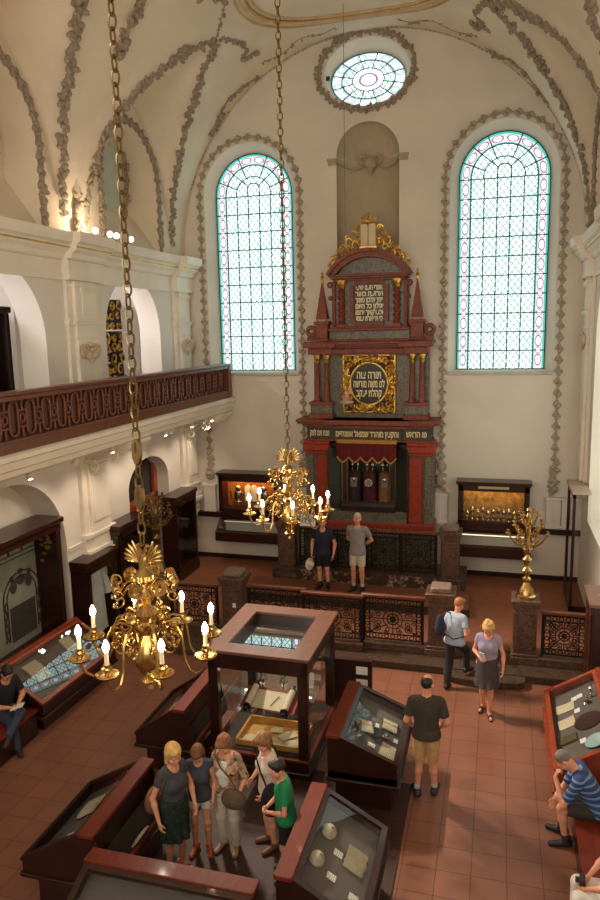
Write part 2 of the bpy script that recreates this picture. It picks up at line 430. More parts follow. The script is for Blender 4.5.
for i in range(12):
    q = 2*PI*(i+.5)/12; f.tube([(cx+A*.4*cos(q),Y-.02,cz+B*.4*sin(q)),(cx+A*cos(q),Y-.02,cz+B*sin(q))], .013, 5)
for k_ in (.42,.71,.99): f.tube([(cx+A*k_*cos(2*PI*i/n),Y-.02,cz+B*k_*sin(2*PI*i/n)) for i in range(n)], .013, 5, True)
f.build('leading', LEAD, w)

# ---- barrel vault with lunettes on both sides
PA = 56.0
def gw(ph): t = ph/PA; return 1.95*max(0, 1-t*t)
def bp(ph, y): return (XC-RV*cos(R(ph)), y, ZC+RV*sin(R(ph)))
mb = MB(); rows = [4*i for i in range(46)]; vs = []; mm = 6; ncol = None
for ph in rows:
    gl = gw(ph) if ph <= PA else (gw(180-ph) if ph >= 180-PA else 0)
    ed = [YB]
    for c in YC: ed += [c-gl, c+gl]
    ed.append(YF); row = []
    for k_ in range(0, len(ed), 2):
        for i in range(mm+1): row.append(bp(ph, ed[k_]+(ed[k_+1]-ed[k_])*i/mm))
    ncol = len(row); vs += row
fs = []
for j in range(len(rows)-1):
    for k_ in range(5):
        for i in range(mm):
            a = j*ncol+k_*(mm+1)+i; fs.append((a,a+1,a+ncol+1,a+ncol))
mb.add(vs, fs)
def wz(ph): return ZC+RV*sin(R(ph))*.80
tl = [2*i for i in range(29)]
for side in (0,1):
    for c in YC:
        for s in (-1,1):
            vs = []
            for ph in tl:
                g0 = gw(ph); q = bp(ph if side == 0 else 180-ph, c+s*g0); wx = XL if side == 0 else XR
                vs += [q, ((q[0]+wx)/2, c+s*g0*.985, (q[2]+wz(ph))/2), (wx, c+s*g0*.97, wz(ph))]
            mb.add(vs, [(3*j+e,3*j+e+1,3*j+e+4,3*j+e+3) for j in range(len(tl)-1) for e in (0,1)])
struct(mb, 'ceiling', VAULT, angle=25)
# walls filling the lunettes, with blind arched recesses
def lun_wall(side, name):
    mb = MB(); wx = XL if side == 0 else XR; dx = -.65 if side == 0 else .65
    P = lambda p: (wx,p[0],p[1])
    for c in YC:
        out = [(c-1.95,8.3),(c+1.95,8.3)] + [(c+gw(ph)*.97,wz(ph)) for ph in tl] + [(c-gw(ph)*.97,wz(ph)) for ph in reversed(tl[:-1])]
        ho = arch(c,8.42,9.85,1.27)
        mb.holed(out, [ho], P)
        reveal(mb, ho, P, arch(c,8.42,9.85,1.2), lambda p: (wx+dx,p[0],p[1]))
        mb.holed(arch(c,8.42,9.85,1.2), [], lambda p: (wx+dx,p[0],p[1]))
        # sloping sill
        mb.add([(wx,c-1.27,8.4),(wx,c+1.27,8.4),(wx+dx,c+1.2,9.35),(wx+dx,c-1.2,9.35)],[(0,1,2,3)])
    struct(mb, name, VAULT)
lun_wall(0,'wall_left_lunettes'); lun_wall(1,'wall_right_lunettes')
# blind oval mirrors of plaster in the lunettes
PALE = plain('pale blind panel', lin(196,198,182), .8, var=.04)
for c in YC[2:]:
    mb = MB(); mb.holed(oval(c+.1,10.2,.8,1.12), [], lambda p: (XL-.62,p[0],p[1])); struct(mb, 'blind_window', PALE)

# ---- stucco garlands
def leafy(mb, p, size, nrm):
    nrm = Vector(nrm).normalized()
    for k_ in range(3):
        d = Vector((random.uniform(-1,1),random.uniform(-1,1),random.uniform(-1,1))); d -= nrm*d.dot(nrm)*.8; d.normalize()
        q = Matrix.Translation(Vector(p)+d*size*.42) @ d.to_track_quat('X','Z').to_matrix().to_4x4()
        mb.M = q; mb.ball((0,0,0),(size*.62,size*.36,size*.34),7,4); mb.M = None
def leaf_pair(mb, p, d, size, nrm):
    nrm = Vector(nrm).normalized(); d = Vector(d); d = (d-nrm*d.dot(nrm)).normalized(); w_ = nrm.cross(d)
    for s, a in ((1,.1),(-1,-.1),(.15,.55),(-.15,-.5)):
        e = (d*a*.9+w_*s*.34+nrm*random.uniform(-.06,.1))*size
        mb.M = Matrix.Translation(Vector(p)+e) @ (d*random.uniform(.4,1)+w_*s*random.uniform(.3,.9)).to_track_quat('X','Z').to_matrix().to_4x4(); mb.ball((0,0,0),(size*.42,size*.34,size*.34),8,5); mb.M = None
def resample(pts, step):
    pts = [Vector(p) for p in pts]; out = [pts[0]]; acc = 0
    for a, b_ in zip(pts, pts[1:]):
        L = (b_-a).length
        if L < 1e-9: continue
        t = step-acc
        while t <= L: out.append(a+(b_-a)*(t/L)); t += step
        acc = (acc+L) % step
    return out
def garland(pts, nrm, size=.11, step=.17, mat=STUCCO, jit=.02, name=None, vary=0, pair=False):
    mb = MB(); ps = resample(pts, step)
    for i, p in enumerate(ps):
        q = p+Vector((random.uniform(-jit,jit),random.uniform(-jit,jit),random.uniform(-jit,jit)))
        nn_ = nrm(q) if callable(nrm) else nrm
        if pair: leaf_pair(mb, p, ps[min(i+1,len(ps)-1)]-ps[max(i-1,0)], size, nn_)
        else: leafy(mb, q, size*(1+vary*sin(PI*i/max(1,len(ps)-1))), nn_)
    if len(ps) > 1: mb.tube(ps, size*(.12 if pair else .25), 5)
    return struct(mb, name or trim_name(), mat)
for x in WX:                             # round both tall windows, with a heavier drop at the foot
    r = 1.34; p = [(x-r,YF-.03,3.1)] + [(x-r*cos(PI*i/24),YF-.03,10.0+r*sin(PI*i/24)) for i in range(25)] + [(x+r,YF-.03,3.1)]
    garland(p, (0,-1,0), .14, .265, pair=True, mat=STUCCO2)
    for s in (-1,1): garland([(x+s*r,YF-.03,3.2),(x+s*r,YF-.03,2.45)], (0,-1,0), .15, .11, mat=STUCCO2)
garland([(p[0],YF-.03,p[1]) for p in oval(-3.21,12.58,1.16,.86)+[(-3.21+1.16,12.58)]], (0,-1,0), .12, .10)
def radial(p): return Vector((XC-p.x,0,ZC-p.z))
def groin(c, s, side, off=0, p0=3, p1=56):
    out = []
    for i in range(30):
        ph = p0+(p1-p0)*i/29; out.append(bp(ph if side == 0 else 180-ph, c+s*(gw(ph)+off)))
    return out
for side in (0,1):
    for c in YC[2:]:
        for s in (-1,1):
            garland(groin(c,s,side,.03), radial, .13 if c > 15 or s > 0 else .145, .09, vary=.25, jit=.035)
    # wall arches round the blind windows
    for c in YC[2:]:
        wx = XL+.03 if side == 0 else XR-.03
        r = 1.34; p = [(wx,c-r,8.7)] + [(wx,c-r*cos(PI*i/20),9.85+r*sin(PI*i/20)) for i in range(21)] + [(wx,c+r,8.7)]
        garland(p, (1 if side == 0 else -1,0,0), .16, .24, pair=True)
        for s in (-1,1): garland([(wx,c+s*r,9.1),(wx,c+s*r,8.5)], (1,0,0), .14, .12)
        if side == 0: garland([(XL-.58,c+.1+.86*cos(t),10.2+1.18*sin(t)) for t in [2*PI*i/30 for i in range(31)]], (1,0,0), .11, .13)
# clustered stucco at lunette points and sprays drifting over the vault
def vp(ph, y): return Vector(bp(ph,y))
for c in YC[2:]:
    for side in (0,1):
        f_ = (lambda a: a) if side == 0 else (lambda a: 180-a)
        garland([vp(f_(44),c-.75),vp(f_(50),c-.6),vp(f_(46),c-.5)], radial, .16, .09)
        garland([vp(f_(52),c-3.05+.3),vp(f_(46),c-2.5),vp(f_(38),c-2.3)], radial, .17, .1, jit=.07)
        garland([vp(f_(60),c-1.4),vp(f_(63),c-1.1),vp(f_(66),c-1.2),vp(f_(62),c-1.0)], radial, .15, .1, jit=.08)
        garland([vp(f_(56),c),vp(f_(61),c-.55),vp(f_(64),c-.9)], radial, .06, .08)
        garland([vp(f_(57),c+.1),vp(f_(60),c+.9),vp(f_(59),c+1.25)], radial, .09, .08)
        garland([vp(f_(59),c+1.25),vp(f_(57),c+1.4),vp(f_(61),c+1.5)], radial, .15, .09, jit=.06)
for s in (1,-1):                         # tendrils against the end wall
    f_ = (lambda a: a) if s == 1 else (lambda a: 180-a)
    garland([vp(f_(a),17.5-.15*sin(a*.3)) for a in range(36,60,3)], radial, .12, .12, jit=.05)
    garland([vp(f_(a),17.35+.12*sin(a*.5)) for a in range(60,84,2)], radial, .05, .09, jit=.04)
    garland([vp(f_(a),17.78) for a in range(20,88,2)], radial, .035, .1)
# lit stucco pinnacles standing on the cornice between the lunettes
for c in (8.08,12.78):
    garland([(XL+.12,c+.0,8.46),(XL+.10,c,9.25)], (1,0,0), .15, .1, jit=.03)
    mb = MB(); mb.lathe([(.1,9.2),(.06,9.4),(.02,9.9),(0,10.1)], (XL+.06,c,0), 10); struct(mb, trim_name(), VAULT)
# oval ceiling medallion ring
mb = MB()
for k_, rr in ((1,.07),(.92,.035),(1.07,.03)):
    mb.tube([vp(90+24*k_*cos(t), 14.95+2.05*k_*sin(t)) + Vector((0,0,-.01)) for t in [2*PI*i/72 for i in range(72)]], rr, 8, True)
struct(mb, trim_name(), plain('medallion moulding', lin(204,178,140), .8))
mb = MB(); mb.tube([vp(90+24*.96*cos(t), 14.95+2.05*.96*sin(t)) + Vector((0,0,-.02)) for t in [2*PI*i/72 for i in range(72)]], .016, 6, True)
struct(mb, trim_name(), GOLD)

# ---- side walls
AR = [-4.1, .6, 5.4, 10.2, 14.95]        # arches along the hall
def side_arches(zb, zs, hw): return [arch(c,zb,zs,hw) for c in AR[1:]]
YP = [3.1, 7.85, 12.75, 17.5]            # pilasters
mb = MB(); PLp = lambda p: (XL,p[0],p[1]); PLd = lambda d: (lambda p: (XL-d,p[0],p[1]))
hol = [arch(c,4.83,6.45,1.36) for c in AR[1:4]]+[arch(AR[4],4.83,6.52,1.27)]
mb.holed([(YB,4.6),(YF,4.6),(YF,8.5),(YB,8.5)], hol, PLp)
for h in hol: reveal(mb, h, PLp, [(p[0]+(p[0]-0)*0, p[1]) for p in h], PLd(.55), skip=(0,))
struct(mb, 'wall_left_upper', WHITE)
mb = MB(); hol2 = [arch(10.2,0.0,2.45,1.52),arch(5.4,0,2.45,1.52),arch(15.25,.3,2.95,1.02,top=3.6)]
mb.holed([(YB,-.01),(YF,-.01),(YF,4.6),(YB,4.6)], hol2, PLp)
for h in hol2: reveal(mb, h, PLp, h, PLd(.6), skip=(0,))
mb.quad((XL-.6,3.6,0),(XL-.6,12,0),(XL-.6,12,4.3),(XL-.6,3.6,4.3)); mb.quad((XL-.6,14,.3),(XL-.6,16.5,.3),(XL-.6,16.5,4),(XL-.6,14,4))
struct(mb, 'wall_left_lower', WHITE)
mb = MB()                                # passage behind the upper arches
mb.quad((-10.7,YB,4.8),(-10.7,YF,4.8),(-10.7,YF,8.0),(-10.7,YB,8.0)); mb.quad((-10.7,YB,8.0),(-10.7,YF,8.0),(XL,YF,8.0),(XL,YB,8.0))
mb.quad((-10.7,YF,4.8),(XL,YF,4.8),(XL,YF,8.0),(-10.7,YF,8.0))
for c in (12.6,): mb.box(-10.7,-9.5,c,c+.3,4.8,8.0)
struct(mb, 'passage_wall', WHITE)
mb = MB(); PRp = lambda p: (2.0,p[0],p[1])
mb.holed([(YB,-.01),(YF,-.01),(YF,8.5),(YB,8.5)], [arch(15.2,2.2,6.3,1.35)], PRp)
reveal(mb, arch(15.2,2.2,6.3,1.35), PRp, arch(15.2,2.2,6.3,1.35), lambda p: (2.6,p[0],p[1])); pass
struct(mb, 'wall_right', PLASTER)
mb = MB(); mb.holed(arch(15.2,2.2,6.3,1.35), [], lambda p: (2.6,p[0],p[1])); struct(mb, 'window_10', emit('arch fill glow', (.95,1,.9,1), .9))  # glowing pane added out of sight to brighten the arch reveal
mb = MB(); mb.quad((-11,YB,0),(3,YB,0),(3,YB,14),(-11,YB,14)); struct(mb, 'wall_back', PLASTER)
mb = MB(); mb.quad((XR,YB,8.42),(XR,YF,8.42),(2.2,YF,8.42),(2.2,YB,8.42)); struct(mb, 'wall_right_ledge', PLASTER)

# cornice on both sides
CP = [(0,7.56),(.05,7.56),(.07,7.66),(.05,7.70),(.06,7.92),(.12,7.96),(.15,8.04),(.24,8.10),(.26,8.20),(.33,8.24),(.35,8.37),(.35,8.42),(0,8.46)]
for side, nm in ((0,'left'),(1,'right')):
    sx = 1 if side == 0 else -1; wx = XL if side == 0 else 2.0
    mb = MB(); mb.prism([(wx+sx*(p[0]),p[1]) for p in CP],'y',YB,YF)
    for c in YP: mb.prism([(wx+sx*(p[0]*1.05+.15 if p[0] else 0),p[1]+.004) for p in CP],'y',c-.62,min(c+.62,YF))
    struct(mb, trim_name(), CREAM)
    mb = MB()
    for x, z in ((.265,8.15),(.07,7.94)):
        mb.box(wx+sx*(x-.02),wx+sx*(x+.01),YB,YF,z-.012,z+.012)
        for c in YP: mb.box(wx+sx*(x*1.05+.13),wx+sx*(x*1.05+.16),c-.62,min(c+.62,YF-.01),z-.012,z+.012)
    struct(mb, trim_name(), GOLD)
# pilasters
def pilaster(side, c, w=.55):
    sx = 1 if side == 0 else -1; wx = XL if side == 0 else 2.0
    y0, y1 = c-w, min(c+w, YF-.005); ym = (y0+y1)/2; mb = MB()
    B = lambda d0, a, b_, z0, z1, e=.012: mb.box(wx, wx+sx*d0, a, b_, z0, z1, e)
    zb = 4.82 if side == 0 else 2.65
    B(.08,y0,y1,zb,7.56); B(.15,y0+.18,y1-.18,zb,7.56)
    B(.19,y0+.14,y1-.14,zb,zb+.22); B(.1,y0-.03,y1+.03,zb,zb+.2)
    for z, d, h in ((6.78,.20,.05),(6.72,.18,.07),(6.45,.17,.04)): B(d,y0+.1,y1-.1,z,z+h); B(d-.07,y0-.03,y1+.03,z,z+h)
    B(.165,ym-.16,ym+.16,6.92,7.36); B(.185,y0+.12,y1-.12,7.44,7.5)
    for k_ in range(5): B(.2,ym-.2+.09*k_,ym-.16+.09*k_,7.36,7.46,.004)
    struct(mb, 'pilaster', CREAM)
    mb = MB()                            # scrolled capital
    for s in (-1,1):
        mb.torus((wx+sx*.19,ym+s*.22,6.2),.11,.035,'x',14,6); mb.torus((wx+sx*.19,ym+s*.22,6.2),.05,.03,'x',10,6)
        mb.ball((wx+sx*.2,ym+s*.1,6.12),(.06,.1,.09))
    mb.tube([(wx+sx*.2,ym+.3*cos(t),6.32-.16*sin(t)) for t in [PI*i/10 for i in range(11)]], .04, 6)
    mb.ball((wx+sx*.21,ym,6.22),(.05,.07,.06)); mb.ball((wx+sx*.19,ym,6.05),(.06,.06,.1)); mb.ball((wx+sx*.2,ym,6.33),(.05,.1,.05))
    struct(mb, 'pilaster_capital', plain('capital stucco', lin(206,184,158), .85))
for c in YP: pilaster(0,c)
for c in YP[2:]: pilaster(1,c)
# lower pilasters with hanging console, corbels carrying the gallery
for c in YP:
    y1 = min(c+.5,YF-.005); y0 = c-.5; ym = (y0+y1)/2; mb = MB()
    B = lambda d, a, b_, z0, z1, e=.012: mb.box(XL, XL+d, a, b_, z0, z1, e)
    B(.1,y0,y1,2.1,4.45); B(.17,y0+.15,y1-.15,2.1,4.1); B(.2,y0+.24,y1-.24,2.75,3.7)
    for z, d in ((2.02,.27),(2.1,.22),(2.44,.2),(1.94,.2)): B(d,y0-.04,y1+.04,z,z+.08)
    for s in (-1,1):
        mb.torus((XL+.14,ym+s*.22,1.76),.09,.04,'x',12,6); mb.ball((XL+.12,ym+s*.1,1.66),(.07,.09,.12))
    mb.ball((XL+.13,ym,1.6),(.08,.1,.2)); mb.box(XL,XL+.1,ym-.3,ym+.3,1.6,1.95,.02)
    struct(mb, 'pilaster', CREAM)
    mb = MB()
    mb.prism([(XL,3.86),(XL+.25,3.92),(XL+.5,4.16),(XL+1.05,4.22),(XL+1.1,4.44),(XL,4.44)],'y',ym-.3,ym+.3)
    mb.prism([(XL,4.3),(XL+1.14,4.3),(XL+1.2,4.38),(XL+1.2,4.44),(XL,4.44)],'y',ym-.4,ym+.4)
    mb.torus((XL+.72,ym-.31,4.12),.1,.035,'y',14,6); mb.torus((XL+.72,ym-.31,4.12),.045,.03,'y',10,6)
    mb.torus((XL+.28,ym-.31,3.9),.08,.03,'y',14,6)
    mb.box(XL,XL+.35,ym-.42,ym+.42,3.98,4.06,.01)
    struct(mb, 'gallery_corbel', CREAM)
mb = MB()
for a, b_ in ((YB,3.86),(6.94,8.66),(11.74,14.21),(16.29,YF)): mb.box(XL,XL+.03,a,b_,2.3,2.36,.01); mb.box(XL,XL+.045,a,b_,2.36,2.39,.01)
struct(mb, trim_name(), CREAM)
# pedestals below the garlands on the end wall
for x in (-7.6,-4.86,-1.32,1.37,1.78):
    mb = MB(); w2 = .17 if x < 1.7 else .22
    mb.box(x-w2,x+w2,YF-.12,YF,1.6,2.35,.01); mb.box(x-w2-.03,x+w2+.03,YF-.15,YF,2.35,2.42,.015); mb.box(x-w2-.015,x+w2+.015,YF-.135,YF,1.64,1.72,.01)
    struct(mb, 'wall_pedestal', WHITE)
mb = MB(); mb.box(XL,-5.4,YF-.17,YF,1.5,1.64,.015); mb.box(-.95,2.1,YF-.17,YF,1.5,1.64,.015)
struct(mb, trim_name(), DARKWOOD)
mb = MB(); mb.box(XL,-5.0,YF-.025,YF,.3,.42); mb.box(-1.2,2.1,YF-.025,YF,.3,.42); struct(mb, 'baseboard_far', DARKWOOD)

# ---- left gallery
mb = MB(); SP = [(-8.6,4.5),(-7.02,4.5),(-6.98,4.42),(-6.9,4.46),(-6.88,4.55),(-6.82,4.58),(-6.8,4.70),(-6.74,4.73),(-6.74,4.80),(-6.78,4.82),(-10.7,4.82),(-10.7,4.5)]
mb.prism(SP,'y',YB,YF); struct(mb, 'gallery_slab', CREAM)
rail = thing('gallery_railing', (-6.9,8,4.82), 'long brown wooden gallery railing with looped fretwork panels on the pale balcony edge', 'railing')
RX = -6.9; Y0, Y1 = 4.0, 17.62
mb = MB(); mb.box(RX-.11,RX+.11,Y0,Y1+.06,5.66,5.72,.02); mb.box(RX-.08,RX+.08,Y0,Y1+.03,5.58,5.66,.02); mb.build('top_rail', RAILWOOD, rail)
mb = MB(); mb.box(RX-.07,RX+.07,Y0,Y1,4.82,5.0,.02); mb.box(RX-.09,RX+.09,Y0,Y1+.02,4.98,5.02,.01); mb.build('base_rail', RAILWOOD, rail)
mb = MB(); mb.box(RX-.04,RX-.01,Y0,Y1,5.0,5.6); mb.build('backing_panel', FRETWOOD, rail)
mb = MB(); per = .4; y = Y1-.3; k_ = 0
def stad(y, z0, z1, hw, r):
    p = [(RX+.015,y+hw*cos(t),z1-hw+hw*sin(t)) for t in [PI*i/8 for i in range(9)]]+[(RX+.015,y+hw*cos(t),z0+hw+hw*sin(t)) for t in [PI+PI*i/8 for i in range(9)]]
    mb.tube(p, r, 6, True)
while y > Y0+.2:
    stad(y,5.05,5.56,.1,.021)
    mb.torus((RX+.015,y-.2,5.305),.06,.02,'x',12,6)
    for z in (5.18,5.43): mb.tube([(RX+.015,y-.1,z),(RX+.015,y-.3,z)],.02,6)
    for z0, z1 in ((5.02,5.18),(5.43,5.58)): mb.tube([(RX+.015,y-.2,z0),(RX+.015,y-.2,z1)],.02,6)
    y -= per
mb.build('fretwork', RAILWOOD, rail)
mb = MB(); mb.box(RX-.1,RX+.1,Y1-.09,Y1+.08,4.82,5.66,.02); mb.build('end_post', RAILWOOD, rail)
# ================================================================ THE ARK
XA = -3.08
ark = thing('holy_ark', (XA,17.4,.75), 'tall red and grey marble synagogue ark with gold Hebrew panels against the end wall', 'ark')
def abox(name, mat, *bs, b=.012):
    mb = MB()
    for x0,x1,y0,y1,z0,z1 in bs: mb.box(XA+x0,XA+x1,y0,y1,z0,z1,b)
    return mb.build(name, mat, ark)
def mould(mb, hw, z0, steps, yf, yb=YF, x0=None):
    """stack of mouldings all round: steps = (projection, height)"""
    z = z0
    for d, h in steps:
        mb.box(XA-hw-d,XA+hw+d,yf-d,yb,z,z+h,.012); z += h
    return z
def text_obj(name, body, x, y, z, size, mat, parent, sx=1.0):
    cu = bpy.data.curves.new(name,'FONT'); cu.body = body; cu.size = size; cu.extrude = .004; cu.align_x = 'CENTER'; cu.align_y = 'CENTER'; cu.resolution_u = 2; cu.offset = .006
    o = bpy.data.objects.new(name, cu); C.objects.link(o)
    cu.materials.append(mat); dg = bpy.context.evaluated_depsgraph_get(); me = bpy.data.meshes.new_from_object(o.evaluated_get(dg))
    bpy.data.objects.remove(o)
    o = bpy.data.objects.new(name, me); C.objects.link(o)
    xs_ = [v_.co.x for v_ in me.vertices]; sx = sx/max(1e-3,max(xs_)-min(xs_))
    o.parent = parent; off = OFF[parent.name]; o.location = (x-off[0],y-off[1],z-off[2]); o.rotation_euler = (PI/2,0,0); o.scale = (sx,1.12,1); return o
# plinth
abox('plinth', GREYMARB, (-1.62,1.62,17.0,YF,.75,1.64))
abox('plinth_band', RED2, (-1.66,1.66,16.96,YF,1.62,1.76))
abox('plinth_step', GREYMARB, (-.9,.9,16.86,17.05,.75,1.5))
# lower storey: grey piers with red panels, dark opening
abox('pier', GREYMARB, (-1.62,-.98,17.3,YF,1.62,3.5)); abox('pier', GREYMARB, (.98,1.62,17.3,YF,1.62,3.5))
for s in (-1,1):
    abox('pier_panel', RED2, (s*1.17-.17,s*1.17+.17,17.26,17.32,1.78,3.38))
    abox('pier_side', GREYMARB, (s*1.5-.1,s*1.5+.1,17.22,17.4,1.62,3.5))
    mb = MB(); mb.box(XA+s*1.3-.36,XA+s*1.3+.36,17.14,YF,3.52,3.7,.04); mb.box(XA+s*1.3-.3,XA+s*1.3+.3,17.2,YF,3.44,3.54,.02); mb.box(XA+s*1.3-.34,XA+s*1.3+.34,17.16,YF,3.7,3.78,.02)
    mb.build('pier_cap', RED2, ark)
abox('niche_back', BLACKP, (-.7,.7,17.8,17.85,1.62,3.8)); abox('niche_side', BLACKP, (-.98,-.72,17.45,17.85,1.62,3.7)); abox('niche_side', BLACKP, (.72,.98,17.45,17.85,1.62,3.7))
abox('threshold', GREYMARB, (-.98,.98,17.1,17.85,1.74,2.04)); abox('inner_sill', DARKWOOD, (-.7,.7,17.26,17.4,2.14,2.24)); [abox('inner_jamb', DARKWOOD, (s*.6-.08,s*.6+.08,17.3,17.42,2.14,3.6)) for s in (-1,1)]
abox('threshold_carving', DARKWOOD, (-.68,.68,17.08,17.3,2.02,2.16))
DOORM = plain('dark green door', lin(40,44,36), .4)
for s in (-1,1):                         # open metal doors
    mb = MB(); mb.M = Matrix.Translation((XA+s*.72,17.3,0)) @ Matrix.Rotation(s*R(-28),4,'Z')
    mb.box(0,s*.33,-.02,.02,1.75,3.62,.01)
    for z in (2.0,2.7,3.3): mb.box(s*.03,s*.3,-.03,-.02,z,z+.03)
    mb.build('door', DOORM, ark)
for s in (-1,1): abox('door_frame', OLDBRASS, (s*.68-.02,s*.68+.02,17.28,17.34,2.1,3.62)); abox('inner_frame', OLDBRASS, (s*.54-.012,s*.54+.012,17.27,17.31,2.2,3.5))
# valance
VEL = plain('crimson velvet', lin(96,22,26), .95, var=.2, scale=8); FRNG = plain('gold fringe', lin(176,134,60), .7, .3)
mb = MB(); n = 60; vs = []
for i in range(n+1):
    x = -.74+1.48*i/n; u = (i/n*5) % 1; zz = 3.42-.13*sin(PI*u) if 0 < i < n else 3.42
    y = 17.02+.01*sin(i*.9)
    vs += [(XA+x,y,3.84),(XA+x,y,zz)]
mb.add(vs, [(2*i,2*i+1,2*i+3,2*i+2) for i in range(n)]); va = mb.build('valance', VEL, ark)
mb = MB(); mb.tube([Vector(vs[2*i+1])+Vector((0,-.012,0)) for i in range(n+1)], .022, 6); mb.box(XA-.75,XA+.75,17.0,17.03,3.76,3.86,.01); mb.build('fringe', FRNG, va)
# scrolls inside the opening
for i, (x, col, g2) in enumerate(((-.38,lin(44,36,44),'silver breastplate'),(0,lin(86,30,28),'round silver shield'),(.4,lin(140,98,60),'pale brocade mantle'))):
    t = thing('torah_scroll', (XA+x,17.5,2.16), ['dark mantled Torah scroll with a grey breastplate, first from the left behind the ark glass','red mantled Torah scroll with a round silver shield in the middle of the open ark','ochre brocade mantled Torah scroll, first from the right behind the ark glass'][i], 'scroll', 'Torah scrolls standing in the ark')
    mb = MB(); mb.lathe([(.17,2.16),(.18,2.3),(.175,2.8),(.15,2.95),(.05,3.0)], (XA+x,17.5,0), 14); mb.build('mantle', plain('mantle %d' % i, col, .9, var=.3, scale=12), t)
    for s in (-1,1):
        mb = MB(); mb.lathe([(.015,2.95),(.02,3.1),(.05,3.13),(.05,3.2),(.02,3.24),(.045,3.3),(.01,3.4)], (XA+x+s*.07,17.5,0), 8); mb.build('finial', SILVER, t)
    mb = MB()
    if i == 1: mb.lathe([(.0,17.30),(.11,17.30),(.12,17.32),(.1,17.33)], (XA+x,0,2.72), 14, 'y'); [mb.ball((XA+x+.08*cos(a),17.3,2.72+.08*sin(a)), .025, 6, 4) for a in [PI*k_/4 for k_ in range(8)]]
    else: mb.box(XA+x-.09,XA+x+.09,17.3,17.325,2.6,2.86,.02); mb.ball((XA+x,17.3,2.8),(.05,.02,.05))
    mb.build('breastplate', SILVER, t)
GLASSA = GLASS
mb = MB(); mb.quad((XA-.66,17.29,2.16),(XA+.66,17.29,2.16),(XA+.66,17.29,3.62),(XA-.66,17.29,3.62)); mb.build('glass', GLASSA, ark)
# first entablature with frieze
mb = MB(); mould(mb, 1.55, 3.78, [(.03,.06)], 17.2); mb.box(XA-.85,XA+.85,17.08,YF,3.8,3.86,.012); mb.build('architrave', REDMARB, ark)
mb = MB(); mb.box(XA-1.55,XA+1.55,17.22,YF,3.84,4.12); mb.box(XA-.84,XA+.84,17.12,YF,3.86,4.12); mb.build('frieze', plain('dark frieze', lin(66,60,44), .5, var=.2, scale=12), ark)
mb = MB(); mould(mb, 1.5, 4.12, [(.06,.05),(.12,.06),(.24,.05),(.27,.06)], 17.2); mb.box(XA-1.0,XA+1.0,17.02,YF,4.12,4.2,.015); mb.box(XA-1.06,XA+1.06,16.9,YF,4.22,4.34,.02); mb.build('cornice', REDMARB, ark)
LETTER = plain('gold lettering', lin(238,218,164), .45, .1, var=.05)
for body, x, y, sx in (('פו הראש',1.2,17.205,.5),('והקצין מוהרר שמואל אפנהיים',0,17.105,1.56),('שנת תנו לפק',-1.22,17.205,.5)):
    text_obj('lettering', body[::-1], XA+x, y, 3.98, .185, LETTER, ark, sx)
# middle storey
abox('body', GREYMARB, (-1.3,1.3,17.5,YF,4.34,6.02)); abox('body_wing', GREYMARB, (-1.45,-1.3,17.62,YF,4.34,6.02)); abox('body_wing', GREYMARB, (1.3,1.45,17.62,YF,4.34,6.02))
for s in (-1,1):
    mb = MB(); mb.box(XA+s*1.18-.27,XA+s*1.18+.27,17.22,17.6,4.46,4.68,.015); mb.build('pedestal', GREYMARB, ark)
    mb = MB(); mb.box(XA+s*1.18-.31,XA+s*1.18+.31,17.18,17.6,4.34,4.46,.015); mb.box(XA+s*1.18-.3,XA+s*1.18+.3,17.19,17.6,4.68,4.76,.015); mb.build('pedestal_moulding', REDMARB, ark)
    for dx in (-.12,.12):
        c = (XA+s*1.18+dx,17.36,0)
        mb = MB(); mb.lathe([(.09,4.76),(.09,4.8),(.066,4.84),(.066,4.88),(.06,5.3),(.05,5.72),(.058,5.74)], c, 14); co_ = mb.build('column', REDMARB, ark)
        mb = MB(); mb.lathe([(.055,5.72),(.075,5.78),(.065,5.8),(.095,5.88),(.095,5.92)], c, 10); mb.build('capital', GOLD, co_)
mb = MB(); z = mould(mb, 1.36, 5.92, [(.03,.06),(.02,.10),(.08,.05),(.18,.05),(.22,.06)], 17.3)
for s in (-1,1): mb.box(XA+s*1.18-.3,XA+s*1.18+.3,17.16,17.5,5.93,6.1,.012); mb.box(XA+s*1.18-.4,XA+s*1.18+.4,17.05,17.5,6.1,6.22,.02)
mb.box(XA-.9,XA+.9,17.22,17.5,5.95,6.06,.01); mb.build('entablature', REDMARB, ark)
